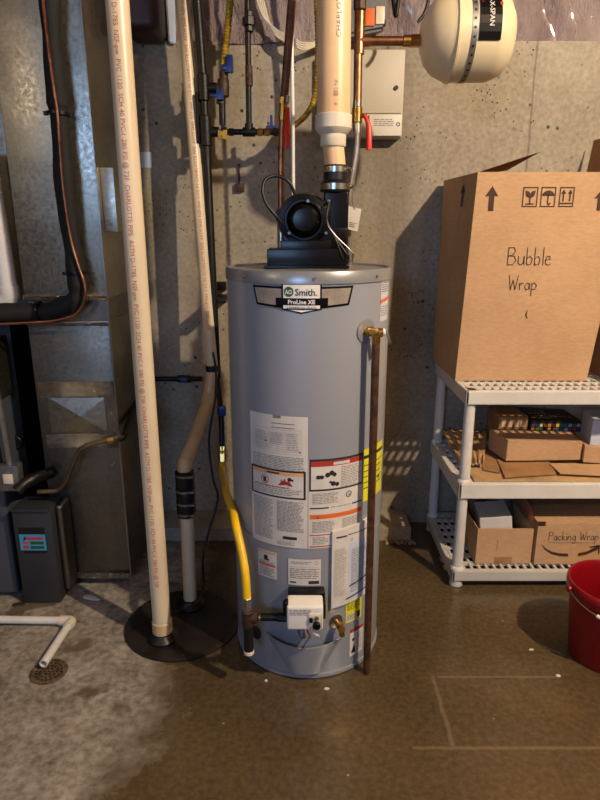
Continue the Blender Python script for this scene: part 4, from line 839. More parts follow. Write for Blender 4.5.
# refrigerant line set
ry = DYF-.055
ln = thing('refrigerant_line', 'thick black foam covered pipe with a thin copper line in front of the duct', 'pipe', at(0, 325, ry))
b = nb(); pth = smooth_path([at(48, -40, ry)]+A([(50, 0, ry), (53, 50, ry), (58, 100, ry), (60, 118, ry), (64, 170, ry), (69, 220, ry), (75, 262, ry), (78, 284, ry), (76, 298, ry), (66, 306, ry), (48, 311, ry), (25, 312.5, ry), (0, 313, ry-.01), (-40, 313, ry-.02)]))
sweep(b, pth, lambda s_: .031+.003*math.sin(s_*37)+.001*math.sin(s_*90), 22); fo = obj('foam_sleeve', b, 'foam', ln)
cy2 = ry-.036
b = nb(); sweep(b, smooth_path([at(40, -40, cy2)]+A([(43, 0, cy2), (48, 45, cy2), (54, 90, cy2), (57.5, 115, cy2), (60, 150, cy2), (64, 195, cy2), (71, 240, cy2), (79, 268, cy2), (84, 282, cy2), (85, 298, cy2), (77, 313, cy2), (60, 319.5, cy2), (40, 322, cy2), (0, 324, cy2), (-40, 324, cy2)])), .0052, 12); obj('copper_line', b, 'copper', ln, label='thin copper tube')
for (px, py, ax_) in ((59, 114, (.08, 0, 1)), (77, 273, (-.1, 0, 1)), (40, 311.5, (1, 0, 0))):
    b = nb(); p = at(px, py, ry-.002); lathe(b, [(.0345, -.004), (.0365, -.004), (.0365, .004), (.0345, .004)], p, ax_, 24); d_ = Vector((-.036, -.012, 0)) if ax_[2] else Vector((0, -.02, .034)); box(b, p.x+d_.x-.006, p.x+d_.x+.006, p.y+d_.y-.006, p.y+d_.y+.006, p.z+d_.z-.006, p.z+d_.z+.006, .002); obj('zip_tie', b, 'black_plastic', ln)
# white condensate pipe upper left
wy = 2.105
wp = thing('condensate_pipe', 'white plastic pipe with an elbow at the upper left photo edge', 'pipe', at(5, 305, wy))
b = nb(); cyl(b, at(9, 292, wy), at(-14, 150, wy), .032, seg=28); cyl(b, at(9, 292, wy)+Vector((0, .0, .03))*0, at(5.8, 282, wy), .035, seg=28) if False else None; obj('pipe', b, 'pipe_white', wp)
b = nb(); sweep(b, fillet([at(8, 286, wy), at(10, 299, wy), at(-20, 303, wy)], .04), .036, 24); obj('elbow', b, 'pipe_white', wp)
# tan tube to black hose, low
ty_ = 2.02
tt = thing('drain_tube', 'bent tan metal tube crossing in front of the lower duct', 'tube', at(60, 495, ty_))
b = nb(); sweep(b, fillet(A([(38, 492, ty_), (58, 491, ty_), (66, 482, ty_), (80, 447, ty_), (108, 440, ty_), (122, 436, ty_)]), .04), .0085, 14); obj('metal_tube', b, 'tan_tube', tt)
b = nb(); sweep(b, smooth_path(A([(118, 439, ty_), (124, 436, ty_+.01), (128, 425, ty_+.1), (135, 405, ty_+.3), (139, 385, ty_+.45)])), .012, 14); obj('black_hose', b, 'black_rubber', tt)
b = nb(); cyl(b, at(108, 440, ty_), at(114, 439, ty_), .012, seg=8); obj('tube_nut', b, 'brass', tt)
b = nb(); sweep(b, smooth_path(A([(17, 491, 1.95), (24, 484, 1.97), (34, 478, 2.0), (45, 475, 2.05), (52, 472, 2.07)])), .021, 18); tag(obj('black_elbow_hose', b, 'black_rubber'), 'short thick black hose stub lying on the dark grey filter box', 'hose')
# ------------------------------------------------------------------ floor items left
fz_ = .016; pr_ = .0165
w0 = gr(-60, 615, fz_+.02); w1 = gr(71, 617, fz_+.02); w2 = gr(43.5, 665, fz_+.004)
fp = thing('floor_drain_pipe', 'thin white plastic pipe on the floor with its elbow pointing at the drain', 'pipe', (w1.x, w1.y, 0))
b = nb(); w0.z = w1.z = .021; w2.z = .024; cyl(b, w0, w1, .0135, seg=20); obj('long_pipe', b, 'pipe_white', fp)
b = nb(); d_ = (w2-w1).normalized(); lathe(b, [(.0135, 0), (.0135, (w2-w1).length), (.0105, (w2-w1).length), (.0105, (w2-w1).length-.03), (0, (w2-w1).length-.03)], w1, w2-w1, 20, cap=False); obj('outlet_pipe', b, 'pipe_white', fp)
b = nb(); sweep(b, fillet([w1+Vector((-.04, 0, 0)), w1+Vector((.004, 0, 0)), w1+d_*.035], .03), .0178, 20); obj('elbow', b, 'pvc_cap', fp)
dc_ = gr(49, 672); dr = thing('floor_drain', 'round rusty perforated floor drain under the end of the thin white pipe', 'floor drain', (dc_.x, dc_.y, 0))
b = nb(); lathe(b, [(.056, 0), (.058, .003), (.05, .005), (.049, .002), (0, .002)], (dc_.x, dc_.y, 0), seg=40, mi=0); obj('drain_rim', b, 'rust_grate', dr)
s = Art(lambda u, v, h: Vector((dc_.x+u, dc_.y+v, .0022+h)))
for rr, nn_ in ((.0, 1), (.013, 6), (.026, 12), (.039, 18)):
    for i in range(nn_): s.disc(rr*math.cos(2*PI*i/nn_), rr*math.sin(2*PI*i/nn_), .0042, 0, 1, 10)
obj('drain_holes', s.bm, 'drain_dark', dr, False)
def scrap(name, px, py, w, d, rot, mat, label, cat, h=.006, group=None):
    p = gr(px, py); b = nb(); n_ = 9; pts_ = [(w*(.7+.3*random.random())*math.cos(2*PI*i/n_), d*(.7+.3*random.random())*math.sin(2*PI*i/n_)) for i in range(n_)]
    lo = [b.verts.new((x_, y_, .0)) for x_, y_ in pts_]; hi = [b.verts.new((x_*.8, y_*.8, h*(.6+.4*random.random()))) for x_, y_ in pts_]
    b.faces.new(lo[::-1]); b.faces.new(hi)
    for i in range(n_): b.faces.new((lo[i], lo[(i+1) % n_], hi[(i+1) % n_], hi[i]))
    bmesh.ops.rotate(b, cent=(0, 0, 0), matrix=Matrix.Rotation(rot, 3, 'Z'), verts=b.verts); bmesh.ops.translate(b, vec=p+Vector((0, 0, .0008)), verts=b.verts)
    tag(obj(name, b, mat, None, False), label, cat, group)
scrap('paper_scrap', 91, 598, .045, .018, -.35, 'paper_blue', 'pale blue scrap of paper on the floor below the duct', 'paper', .004)
scrap('wood_chip', 20, 605, .035, .014, .2, 'iron_rust', 'reddish brown chip on the floor under the dark grey filter box', 'debris')
for i in range(14):
    scrap('gravel_chip', 386+i*2.1+random.uniform(-1, 1), 542.5+random.uniform(-1, 2), random.uniform(.006, .013), .008, random.random()*3, 'debris', 'tan crumb of mortar on the floor at the wall foot right of the heater', 'debris', .012, 'mortar crumbs at the wall foot')
for (px, py, w_, d_, lb) in ((327, 689, .010, .006, 'tiny pale chip on the wet floor just in front of the heater'), (266, 681, .006, .006, 'tiny pale chip on the floor by the front left of the heater'), (531, 650, .01, .004, 'tiny pale chip on the wet floor between shelf and red bucket'), (558, 676, .009, .007, 'tiny pale chip on the wet floor in front of the red bucket')):
    scrap('floor_chip', px, py, w_, d_, 0, 'paper', lb, 'debris', .003)
# ------------------------------------------------------------------ shelving unit
SY0, SY1, SX0, SX1 = 2.066, 2.575, .592, 1.50
sh = thing('shelving_unit', 'white plastic three-tier shelving unit against the wall at the right', 'shelf', ((SX0+SX1)/2, (SY0+SY1)/2, 0))
def deck(zt, zb, mat):
    b = nb(); w = .05
    def rim(x0, x1, y0, y1): box(b, x0, x1, y0, y1, zb, zt, .005)
    rim(SX0, SX1, SY0, SY0+.016); rim(SX0, SX1, SY1-.016, SY1); rim(SX0, SX0+.016, SY0, SY1); rim(SX1-.016, SX1, SY0, SY1)
    t_ = .008
    for (x0, x1, y0, y1) in ((SX0, SX1, SY0, SY0+.022), (SX0, SX1, SY1-.03, SY1), (SX0, SX0+.05, SY0, SY0+.07), (SX0, SX0+.02, SY0, SY1), (SX1-.04, SX1, SY0, SY1)): box(b, x0+.002, x1-.002, y0+.002, y1-.002, zt-t_, zt-.0005)
    x_ = SX0+.02
    while x_ < SX1: box(b, x_, x_+.010, SY0+.006, SY1-.006, zt-.012, zt-.001); x_ += .030
    for j in range(8): y_ = SY0+.06+j*.062; box(b, SX0+.006, SX1-.006, y_, y_+.016, zt-.013, zt-.0015)
    return obj('shelf_deck', b, mat, sh, False)
Zt = (at(465, 391, SY0).z, at(465, 405, SY0).z); Zm = (at(460, 484, SY0).z, at(460, 502, SY0).z); Zl = (.075, .03)
deck(Zt[0], Zt[1], 'shelf_white'); deck(Zm[0], Zm[1]+.012, 'shelf_white'); deck(Zl[0], Zl[1], 'shelf_grey')
for (x_, y_) in ((SX0+.026, SY0+.028), (SX1-.03, SY0+.028), (SX0+.026, SY1-.03), (SX1-.03, SY1-.03)):
    for z0, z1 in ((Zl[0]-.03, Zm[1]+.015), (Zm[0]-.01, Zt[1]+.02)):
        b = nb(); cyl(b, (x_, y_, z0), (x_, y_, z1), .0215, .019, seg=28); obj('post', b, 'shelf_white', sh)
    b = nb(); cyl(b, (x_, y_, .0), (x_, y_, .046), .026, .02, seg=20, bev=.003); obj('foot', b, 'shelf_grey', sh)
    b = nb(); lathe(b, [(.0, 0), (.016, 0), (.016, .0012), (0, .0012)], (x_-.0, y_, Zt[0]-.0004), seg=24, cap=False); obj('socket', b, 'furnace_black', sh)
    for zz in (Zm[0], Zl[0]):
        b = nb(); cyl(b, (x_, y_, zz-.004), (x_, y_, zz+.012), .027, .024, seg=24, bev=.003); obj('post_collar', b, 'shelf_white', sh)
# ------------------------------------------------------------------ big cardboard box
STK = {'B': ([[(0, 0), (.03, 1)], [(.0, .98), (.35, 1.0), (.45, .8), (.3, .58), (.05, .52), (.4, .5), (.52, .25), (.35, .02), (0, 0)]], .6),
 'u': ([[(0, .5), (.02, .1), (.18, 0), (.32, .1), (.36, .5)], [(.36, .5), (.38, .0)]], .48), 'b': ([[(0, 1), (.02, 0)], [(.02, .35), (.2, .5), (.36, .35), (.3, .05), (.1, 0), (.02, .1)]], .46),
 'l': ([[(.02, 1), (.04, 0)]], .16), 'e': ([[(0, .28), (.3, .32), (.28, .5), (.1, .5), (0, .28), (.05, .05), (.2, 0), (.36, .08)]], .44),
 'W': ([[(0, 1), (.15, 0), (.3, .7), (.48, 0), (.66, 1)]], .74), 'r': ([[(0, .5), (.02, 0)], [(.02, .3), (.14, .48), (.28, .46)]], .36),
 'a': ([[(.34, .42), (.15, .5), (0, .25), (.12, 0), (.3, .12), (.34, .46), (.36, .02)]], .46), 'p': ([[(0, .5), (.03, -.4)], [(.02, .35), (.2, .5), (.36, .3), (.25, .03), (.04, .05)]], .46),
 'P': ([[(0, 0), (.0, 1)], [(0, .98), (.35, .95), (.45, .72), (.3, .52), (.02, .5)]], .52), 'c': ([[(.3, .42), (.12, .5), (0, .25), (.1, .02), (.32, .06)]], .4),
 'k': ([[(0, 1), (.02, 0)], [(.3, .5), (.04, .26), (.34, 0)]], .42), 'i': ([[(.02, .5), (.04, 0)], [(.02, .68), (.04, .73)]], .16), 'n': ([[(0, .5), (.02, 0)], [(.02, .32), (.15, .5), (.3, .44), (.34, 0)]], .46),
 'g': ([[(.34, .42), (.15, .5), (0, .25), (.12, .02), (.3, .1), (.34, .48), (.34, -.2), (.2, -.4), (.02, -.32)]], .48), ' ': ([], .3)}
def hand(s, txt, u, v, size, mi, w, h=3):
    for ch in txt:
        st, adv = STK[ch]
        for pl in st: s.line([(u+a*size*.95+random.uniform(-.01, .01)*size, v+b_*size+random.uniform(-.01, .01)*size) for a, b_ in pl], w, mi, h)
        u += adv*size*1.02
Yb = gr(455, 381, Zt[0]).y
FBL = at(455, 380.5, Yb); FBL.z = Zt[0]+.001; FBR = at(586.5, 381, Yb); FBR.z = Zt[0]+.001; FTL = at(478, 172, Yb-.0); FTR = at(634, 173, Yb-.0); YB2 = 2.585
FTR.z = FTL.z; print('box', Yb, FBL, FBR, FTL, FTR)
bbx = thing('moving_box', 'large tall open cardboard box with handwriting on the top shelf', 'cardboard box', ((FBL.x+FBR.x)/2, (Yb+YB2)/2, Zt[0]))
BBL = at(433, 352, YB2); BBL.z = FBL.z; BBL.x = max(BBL.x, .52); BTL = at(444, 178, YB2); BTL.z = FTL.z
BBR = Vector((FBR.x+.005, YB2, FBR.z)); BTR = Vector((FTR.x, YB2, FTL.z))
def openbox(bm, B, T, th=.004, mi=0):   # B,T: 4 bottom / 4 top corners ccw from front-left
    Bi, Ti = [], []
    cB_ = sum(B, Vector())/4; cT_ = sum(T, Vector())/4
    for i in range(4):
        Bi.append(B[i]+(cB_-B[i]).normalized()*th*1.4+Vector((0, 0, th))); Ti.append(T[i]+(cT_-T[i]).normalized()*th*1.4)
    v = [bm.verts.new(p) for p in B+T+Bi+Ti]
    def fc(*i): bm.faces.new([v[j] for j in i]).material_index = mi
    fc(3, 2, 1, 0); fc(8, 9, 10, 11)
    for i in range(4):
        j = (i+1) % 4; fc(i, j, 4+j, 4+i); fc(8+j, 8+i, 12+i, 12+j); fc(4+i, 4+j, 12+j, 12+i)
b = nb(); openbox(b, [FBL, FBR, BBR, BBL], [FTL, FTR, BTR, BTL], .004)
ux = (FBR-FBL).normalized(); vy = Vector((0, FTL.y-FBL.y, FTL.z-FBL.z)).normalized()
kb = 1/ppm(270, Yb)
s = Art(lambda u, v, h: Vector((u, Yb-.0008-h, v)), b)
def BP(px, py): p = at(px, py, Yb); return (p.x, p.z)
def arrow_up(cx, top, w, h):
    c_ = BP(cx, top); s.poly([(c_[0], c_[1]), (c_[0]-w*.5, c_[1]-h*.42), (c_[0]-w*.2, c_[1]-h*.40), (c_[0]-w*.2, c_[1]-h), (c_[0]+w*.2, c_[1]-h), (c_[0]+w*.2, c_[1]-h*.4), (c_[0]+w*.5, c_[1]-h*.42)][::-1], 1, 2)
arrow_up(492.5, 186, 13*kb, 23*kb); arrow_up(601.5, 190, 13*kb, 19*kb)
for i, px in enumerate((521.5, 539.5, 558)):
    a0 = BP(px, 207); a1 = BP(px+17, 187); s.frame(a0[0], a0[1], a1[0], a1[1], .0036, 1, 2); mx, mz = (a0[0]+a1[0])/2, (a0[1]+a1[1])/2; q = kb
    if i == 0: s.poly([(mx-5*q, mz+6*q), (mx-4*q, mz+1*q), (mx-1*q, mz-1*q), (mx+1*q, mz-1*q), (mx+4*q, mz+1*q), (mx+5*q, mz+6*q), (mx+1*q, mz+5*q), (mx, mz+3*q), (mx-1*q, mz+5*q)], 1, 2); s.rect(mx-.7*q, mz-6*q, mx+.7*q, mz-1*q, 1, 2); s.rect(mx-4*q, mz-7*q, mx+4*q, mz-5.8*q, 1, 2)
    elif i == 1: s.poly([(mx+6*q*math.cos(a_*PI/12), mz+1*q+5*q*math.sin(a_*PI/12)) for a_ in range(13)], 1, 2); s.line([(mx, mz+2*q), (mx, mz-6*q), (mx+1.5*q, mz-7*q), (mx+2.5*q, mz-5.5*q)], 1.2*q, 1, 2)
    else:
        for o_ in (-3.2, 3.2): s.poly([(mx+(o_-2.4)*q, mz+3*q), (mx+(o_+2.4)*q, mz+3*q), (mx+o_*q, mz+7*q)], 1, 2); s.rect(mx+(o_-.7)*q, mz-4*q, mx+(o_+.7)*q, mz+3.2*q, 1, 2)
        s.rect(mx-6*q, mz-6.5*q, mx+6*q, mz-5.2*q, 1, 2)
p = BP(507, 265); hand(s, 'Bubble', p[0], p[1], 17*kb, 2, .0026); p = BP(508, 290); hand(s, 'Wrap', p[0], p[1], 14.5*kb, 2, .0026)
p = BP(526, 318); s.line([(p[0], p[1]), (p[0]+.001, p[1]+.03), (p[0]-.004, p[1]+.01), (p[0]+.006, p[1])], .002, 2, 2)
# small arrow on the left side face
pm = FTL+(BTL-FTL)*.35; SM = lambda u, v, h: pm+(BTL-FTL).normalized()*u+(FBL-FTL).normalized()*(-v)-Vector((.001+h, 0, 0)); s.f = SM
s.poly([(0, -.03), (-.022, -.06), (-.007, -.06), (-.007, -.11), (.007, -.11), (.007, -.06), (.022, -.06)], 1, 2)
obj('box_body', b, ['cardboard', 'print_brown', 'ink'], bbx, False)
b = nb(); fl = [FTL+Vector((.003, .02, .0)), at(541, 151.5, 2.36), at(515, 166, YB2-.01), BTL+Vector((.004, -.01, 0))]; fl[2] = at(507, 170.5, YB2-.01); v = [b.verts.new(p) for p in fl]; b.faces.new(v); bmesh.ops.solidify(b, geom=b.faces[:], thickness=.004); obj('flap', b, 'cardboard_dark', bbx, False)
b = nb(); fl = [BTR+Vector((-.004, -.005, 0)), FTR+Vector((-.004, .01, 0)), FTR+Vector((.05, .01, .17)), BTR+Vector((.012, -.005, .15))]; v = [b.verts.new(p) for p in fl]; b.faces.new(v); bmesh.ops.solidify(b, geom=b.faces[:], thickness=.004); obj('flap', b, 'cardboard', bbx, False)
# second box on the top shelf, right edge of frame
xb0 = FBR.x+.012
def cbox(name, label, x0, x1, y0, y1, z0, z1, mat='cardboard', rot=0., lid=True, group=None, tape=True):
    t_ = thing(name, label, 'cardboard box', ((x0+x1)/2, (y0+y1)/2, z0), group)
    Mx = Matrix.Translation(((x0+x1)/2, (y0+y1)/2, 0))@Matrix.Rotation(rot, 4, 'Z')@Matrix.Translation((-(x0+x1)/2, -(y0+y1)/2, 0))
    b = nb(); box(b, x0, x1, y0, y1, z0+.0005, z1-.003, .0015, 1, mat=Mx); obj('box_body', b, mat, t_, False)
    b = nb(); ym = (y0+y1)/2; box(b, x0, x1, y0, ym-.001, z1-.003, z1, mat=Mx); obj('flap', b, mat, t_, False)
    b = nb(); box(b, x0, x1, ym+.001, y1, z1-.003, z1, mat=Mx); obj('flap', b, mat, t_, False)
    return t_, Mx
t_, _ = cbox('moving_box', 'lower cardboard box at the right edge beside the tall handwritten box', xb0+.065, 1.52, 2.13, 2.55, Zt[0]+.001, at(595, 290, 2.13).z, 'cardboard_dark')
# ------------------------------------------------------------------ middle shelf contents
zm = Zm[0]+.001
b = nb(); box(b, SX0+.062, SX1-.062, SY0+.018, SY1-.12, zm, zm+.007, .001); wb = obj('tan_board', b, 'wood_board', None, False); tag(wb, 'flat tan board lying on the middle shelf under the cardboard sheets', 'board')
b = nb(); hexa(b, [gr(483, 470, zm+.009), gr(500, 473, zm+.009), gr(497, 450, zm+.009), gr(480, 446, zm+.009), gr(483, 470, zm+.012), gr(500, 473, zm+.012), gr(497, 450, zm+.012), gr(480, 446, zm+.012)]); tag(obj('cardboard_sheet', b, 'cardboard_dark', None, False), 'small flat piece of cardboard beside the front left post of the middle shelf', 'cardboard sheet')
def sheet(pxs, z, mat, label, th=.004):
    b = nb(); lo = [gr(px, py, z) for px, py in pxs]; hi = [p+Vector((0, 0, th)) for p in lo]; hexa(b, lo+hi); tag(obj('cardboard_sheet', b, mat, None, False), label, 'cardboard sheet')
sheet([(505, 478), (556, 474.5), (549, 462), (497, 460)], zm+.0135, 'cardboard_dark', 'flattened brown cardboard sheet in front of the long low tan box')
sheet([(560, 474), (640, 478), (640, 466), (549, 464)], zm+.0185, 'cardboard', 'flattened cardboard sheet nearer the right edge on the middle shelf')
# kraft paper bundle at the left rear of the middle shelf
b = nb(); g = []
pa_ = [gr(440, 437, zm+.02), gr(486, 438, zm+.02), gr(484, 466, zm+.02), gr(462, 466, zm+.02)]
for i in range(21):
    row = []
    for j in range(9):
        p = (pa_[0]*(1-i/20)+pa_[1]*(i/20))*(1-j/8)+(pa_[3]*(1-i/20)+pa_[2]*(i/20))*(j/8)
        row.append(b.verts.new(p+Vector((0, 0, .006+.005*math.sin(i*1.7)+.01*random.random()+.02*(1-j/8)))))
    g.append(row)
for i in range(20):
    for j in range(8): b.faces.new((g[i][j], g[i+1][j], g[i+1][j+1], g[i][j+1]))
bmesh.ops.recalc_face_normals(b, faces=b.faces); bmesh.ops.solidify(b, geom=b.faces[:], thickness=.003)
tag(obj('kraft_paper', b, 'kraft', None, True), 'crumpled tan packing paper at the left end of the middle shelf', 'packing paper')
# long narrow box
yn = gr(506, 461, zm+.026).y; n0 = at(506, 461, yn); n1 = at(581, 466, yn); zt_n = at(506, 440, yn).z
z_n = zm+.026
lb_ = thing('narrow_box', 'long low tan cardboard box on the middle shelf', 'cardboard box', ((n0.x+n1.x)/2, yn+.08, z_n))
b = nb(); hexa(b, [Vector((n0.x, yn, z_n)), Vector((n1.x, yn+.01, z_n)), Vector((n1.x+.01, yn+.14, z_n)), Vector((n0.x-.03, yn+.14, z_n)), Vector((n0.x, yn, zt_n)), Vector((n1.x, yn+.01, zt_n-.012)), Vector((n1.x+.01, yn+.14, zt_n-.012)), Vector((n0.x-.03, yn+.14, zt_n))], 0, .0015); obj('box_body', b, 'cardboard', lb_, False)
# open box to the left of it with a white barred sticker
lb_ = thing('small_box', 'brown box with a striped pale sticker behind the long low box', 'cardboard box', (n0.x+.02, yn+.2, z_n))
b = nb(); x0 = at(498, 430, yn+.16).x; x1 = at(527, 430, yn+.16).x; zt2 = at(510, 417, yn+.16).z; box(b, x0, x1, yn+.16, SY1-.03, z_n, zt2, .002); obj('box_body', b, 'cardboard_dark', lb_, False)
b = nb(); zq = at(510, 425, yn+.156).z
for q in range(4): box(b, x0+.012+q*.026, x0+.03+q*.026, yn+.157, yn+.1595, zq-.01, zq+.014)
obj('striped_sticker', b, 'pvc_yellowed', lb_, False)
# colourful dark box of small things
ymg = yn+.145+.02
mg = thing('patterned_box', 'dark box with small multicoloured pictures behind the long low box', 'box', (at(553, 430, ymg).x, ymg+.08, zt_n+.0))
zz0 = z_n; mzt = at(553, 420, ymg).z; mx0 = at(529, 430, ymg).x; mx1 = at(583, 430, ymg).x
b = nb(); hexa(b, [Vector((mx0, ymg, zz0)), Vector((mx1, ymg, zz0)), Vector((mx1-.02, SY1-.02, zz0)), Vector((mx0-.01, SY1-.02, zz0)), Vector((mx0, ymg, mzt)), Vector((mx1, ymg, mzt-.01)), Vector((mx1-.02, SY1-.02, mzt+.0)), Vector((mx0-.01, SY1-.02, mzt+.01))], 0, .002)
s = Art(plane_map((mx0, ymg, zz0), (1, 0, 0), (0, 0, 1)), b); hh = mzt-zz0-.01
for r_ in range(3):
    for q in range(12):
        if random.random() < .82: a_ = .008+q*(mx1-mx0-.02)/12; s.rect(a_, hh-.02-r_*.018, a_+.012+random.random()*.004, hh-.006-r_*.018, 1+random.randrange(7), 2, 1)
s.f = lambda u, v, h: Vector((mx0+u, ymg+v, mzt+.0015-.00+h-.01*u/(mx1-mx0)+.01*v/.15*(1 if u < .1 else 1)*.5))
for r_ in range(3):
    for q in range(9):
        if random.random() < .7: s.rect(.02+q*.02, .015+r_*.03, .034+q*.02, .023+r_*.03, 6, 8, 1)
obj('box_body', b, ['magazine']+['cover_tint_'+str(i) for i in range(7)], mg, False)
# white and brown carton on the right edge
yw = 2.22; wx = at(586, 440, yw).x; wz1 = at(592, 446, yw).z; wt = at(600, 421, yw).z
wc_ = thing('small_box', 'brown and white box at the right end of the middle shelf', 'cardboard box', (wx+.1, yw+.1, zm+.025))
b = nb(); box(b, wx, wx+.2, yw, yw+.2, zm+.024, wz1, .002, mat=Matrix.Translation((wx, yw, 0))@Matrix.Rotation(-.2, 4, 'Z')@Matrix.Translation((-wx, -yw, 0))); obj('box_body', b, 'cardboard', wc_, False)
b = nb(); box(b, wx+.02, wx+.2, yw+.015, yw+.17, wz1, wt, .002, mat=Matrix.Translation((wx, yw, 0))@Matrix.Rotation(-.2, 4, 'Z')@Matrix.Translation((-wx, -yw, 0))); obj('white_carton', b, 'paper_blue', wc_, False)
# ------------------------------------------------------------------ bottom shelf contents
zl = Zl[0]+.001
yc_ = 2.12; b0 = at(474, 576, yc_); b1 = at(528.5, 577, yc_); bt = at(500, 529, yc_).z
ob = thing('open_box', 'open cardboard box holding grey and white packing on the bottom shelf', 'cardboard box', ((b0.x+b1.x)/2, yc_+.15, zl))
b = nb(); Bq = [Vector((b0.x, yc_, zl)), Vector((b1.x, yc_, zl)), Vector((b1.x+.005, yc_+.33, zl)), Vector((b0.x, yc_+.33, zl))]; openbox(b, Bq, [Vector((p.x, p.y, bt)) for p in Bq]); obj('box_body', b, 'cardboard', ob, False)
b = nb(); v = [b.verts.new(p) for p in (Vector((b1.x, yc_, bt)), Vector((b1.x+.005, yc_+.33, bt)), Vector((b1.x+.0, yc_+.33, bt+.09)), Vector((b1.x-.012, yc_+.01, bt+.085)))]; b.faces.new(v); bmesh.ops.solidify(b, geom=b.faces[:], thickness=.003); obj('flap', b, 'cardboard', ob, False)
b = nb(); v = [b.verts.new(p) for p in (Vector((b0.x, yc_+.01, bt)), Vector((b0.x-.035, yc_+.02, bt+.055)), Vector((b0.x-.035, yc_+.3, bt+.055)), Vector((b0.x, yc_+.33, bt)))]; b.faces.new(v); bmesh.ops.solidify(b, geom=b.faces[:], thickness=.003); obj('flap', b, 'cardboard_dark', ob, False)
b = nb(); xm = (b0.x+b1.x)/2; box(b, xm-.035, xm+.035, yc_-.001, yc_+.0005, zl+.002, zl+.03); box(b, xm-.03, xm-.027, yc_-.001, yc_+.0005, bt-.09, bt-.05); obj('tape', b, 'cardboard_dark', ob, False)
b = nb(); Mx = Matrix.Translation((xm-.015, yc_+.09, bt-.045))@Matrix.Rotation(-.12, 4, 'Z')@Matrix.Rotation(-.12, 4, 'Y'); box(b, -.062, .062, -.05, .1, -.05, .075, .003, mat=Mx); tag(obj('white_carton', b, 'paper', None, False), 'plain white carton tilted inside the open box on the bottom shelf', 'carton')
b = nb(); lathe(b, [(0, 0), (.035, .01), (.055, .05), (.048, .12), (.035, .15), (.036, .16), (.0, .155)], (xm+.045, yc_+.235, zl+.075), seg=14); bmesh.ops.translate(b, vec=(0, 0, 0), verts=b.verts)
for v in b.verts: v.co += Vector((random.uniform(-.006, .006), random.uniform(-.006, .006), random.uniform(-.006, .006)))
tag(obj('grey_bag', b, 'grey_plastic'), 'crumpled dark grey bag in the open box behind the white carton', 'bag')
# packing wrap box
y2_ = 2.115; a0 = at(532, 578, y2_); a1 = at(612, 580, y2_); at_ = at(560, 523, y2_).z
pk = thing('shipping_box', 'brown shipping box with a dark curved arrow on the bottom shelf', 'cardboard box', ((a0.x+.17), y2_+.15, zl))
b = nb(); box(b, a0.x, a0.x+.36, y2_, y2_+.32, zl, at_, .002)
s = Art(lambda u, v, h: Vector((u, y2_-.0006-h, v)), b); kk = 1/ppm(545, y2_)
def SP(px, py): p = at(px, py, y2_); return (p.x, p.z)
p = SP(548.5, 540); hand(s, 'Packing Wrap', p[0], p[1], 9.5*kk, 2, .0018)
p = SP(549, 542.5); s.line([p, (p[0]+.18, p[1]-.001)], .0012, 2, 2)
sm = [(541, 544), (546, 548.5), (552, 551.5), (559, 553), (568, 553.5)]; lo_s = [(568, 556.3), (559, 556), (551, 553.8), (545, 549.8)]
top_ = [SP(*q) for q in sm]; bot_ = [SP(*q) for q in lo_s]
for i in range(4): s.poly([top_[i], top_[i+1], bot_[3-i-1] if i < 3 else bot_[0], bot_[3-i]], 1, 2)
s.poly([SP(578, 556), SP(586, 554.5), SP(592, 552), SP(592, 549), SP(586, 551.5), SP(578, 553)], 1, 2); s.poly([SP(591, 552), SP(597, 550), SP(600, 546), SP(598, 545), SP(591, 549)], 1, 2); s.line([SP(590, 547), SP(599, 545.5), SP(598.5, 553)], .006, 1, 2)
obj('box_body', b, ['cardboard', 'print_brown', 'ink'], pk, False)
b = nb(); box(b, a0.x-.002, a0.x+.36, y2_+.002, y2_+.155, at_, at_+.004, mat=None); obj('flap', b, 'cardboard', pk, False)
b = nb(); box(b, a0.x-.002, a0.x+.36, y2_+.158, y2_+.31, at_, at_+.004, mat=None); obj('flap', b, 'cardboard_dark', pk, False)
b = nb(); box(b, a0.x-.0015, a0.x+.028, y2_-.0012, y2_+.001, at_-.012, at_+.006); tape = obj('tape', b, 'iron_rust', pk, False)
# ------------------------------------------------------------------ red bucket
by_ = 1.80; bz_ = .30
bc = Vector((1.008, 1.685, 0))
bk = thing('bucket', 'red plastic bucket with a metal handle on the wet floor at the right edge', 'bucket', bc)
def BS(bm):
    for v in bm.verts: v.co = Vector((bc.x+(v.co.x-bc.x)*.93, bc.y+(v.co.y-bc.y)*.93, v.co.z*.87))
b = nb(); lathe(b, [(0, .0), (.112, .0), (.118, .004), (.120, .012), (.142, .262), (.146, .264), (.152, .270), (.154, .285), (.153, .305), (.149, .311), (.144, .311), (.1405, .305), (.138, .27), (.115, .016), (0, .012)], bc, seg=56, cap=False); BS(b); obj('bucket_body', b, 'bucket_red', bk)
b = nb(); pth = [bc+Vector((.158*math.cos(PI+PI*i/16), .158*math.sin(PI+PI*i/16), .285-.045*math.sin(PI*i/16))) for i in range(17)]
sweep(b, pth, .0028, 8); BS(b); hd = obj('handle', b, 'steel', bk, label='thin bare metal handle')
b = nb(); sweep(b, [pth[i] for i in range(4, 13)], .007, 12); BS(b); obj('handle_grip', b, 'pvc_cap', hd)
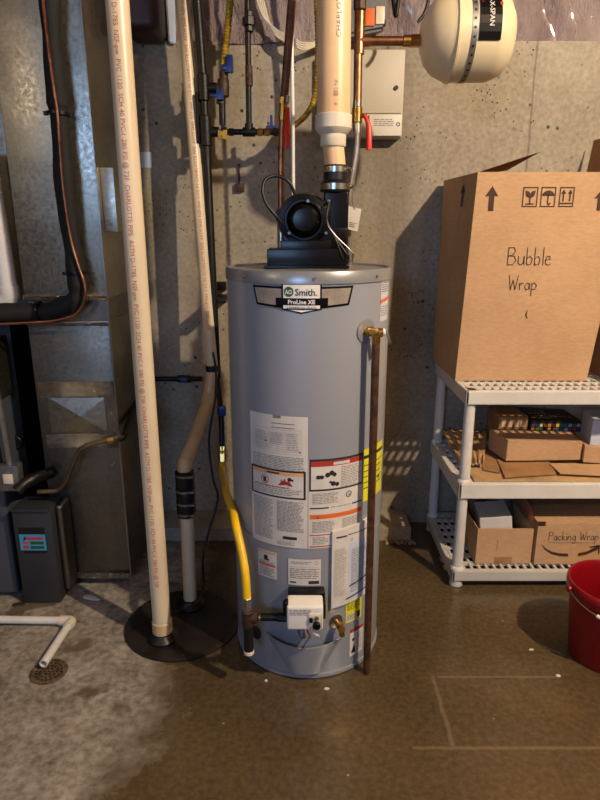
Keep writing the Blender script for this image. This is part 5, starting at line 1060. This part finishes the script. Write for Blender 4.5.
for sx_ in (-1, 1): b = nb(); cyl(b, bc+Vector((sx_*.145, 0, .285)), bc+Vector((sx_*.164, 0, .285)), .014, seg=16, bev=.002); BS(b); obj('handle_lug', b, 'bucket_red', bk)
# ------------------------------------------------------------------ lamp
LP = Vector((1.65, .25, 2.70))
la = thing('ceiling_lamp', 'bare bulb in a white ceiling socket above the camera', 'lamp', LP+Vector((0, 0, .128)))
b = nb(); lathe(b, [(.05, .13), (.05, .12), (.03, .1), (.022, .06), (.0, .06)], LP-Vector((0, 0, 0)), seg=24); obj('socket', b, 'white_gloss', la)
def light(name, typ, loc, energy, color, **k):
    d = bpy.data.lights.new(name, typ); d.energy = energy; d.color = color
    for a, v_ in k.items(): setattr(d, a, v_)
    o = bpy.data.objects.new(name, d); col.objects.link(o); o.location = loc; return o
light('bulb_light', 'POINT', LP, 350, (1, .82, .60), shadow_soft_size=.03)
w = light('window_daylight', 'AREA', (-.85, -2.0, 1.75), 34, (.34, .56, 1.0), shape='RECTANGLE', size=.9, size_y=.6)
w.data.specular_factor = .35
w.rotation_euler = (math.radians(82), 0, math.radians(-9))
LP2 = Vector((-1.9, .0, 2.1))
lb = thing('wall_lamp', 'bare bulb in a white socket to the left of the camera', 'lamp', LP2+Vector((0, 0, .12)))
b = nb(); lathe(b, [(.05, .13), (.05, .12), (.03, .1), (.022, .06), (.0, .06)], LP2, seg=24); cyl(b, LP2+Vector((0, 0, .125)), Vector((LP2.x, LP2.y, ZC)), .006); obj('socket', b, 'white_gloss', lb)
light('left_bulb_light', 'POINT', LP2, 14, (1, .78, .54), shadow_soft_size=.04)
wd = bpy.data.worlds.new('world'); bpy.context.scene.world = wd; wd.use_nodes = True
wd.node_tree.nodes['Background'].inputs[0].default_value = (.5, .6, .8, 1); wd.node_tree.nodes['Background'].inputs[1].default_value = .06
sc = bpy.context.scene; sc.view_settings.view_transform = 'Standard'; sc.view_settings.look = 'None'; sc.view_settings.gamma = 1; sc.view_settings.exposure = 0; sc.view_settings.use_curve_mapping = False
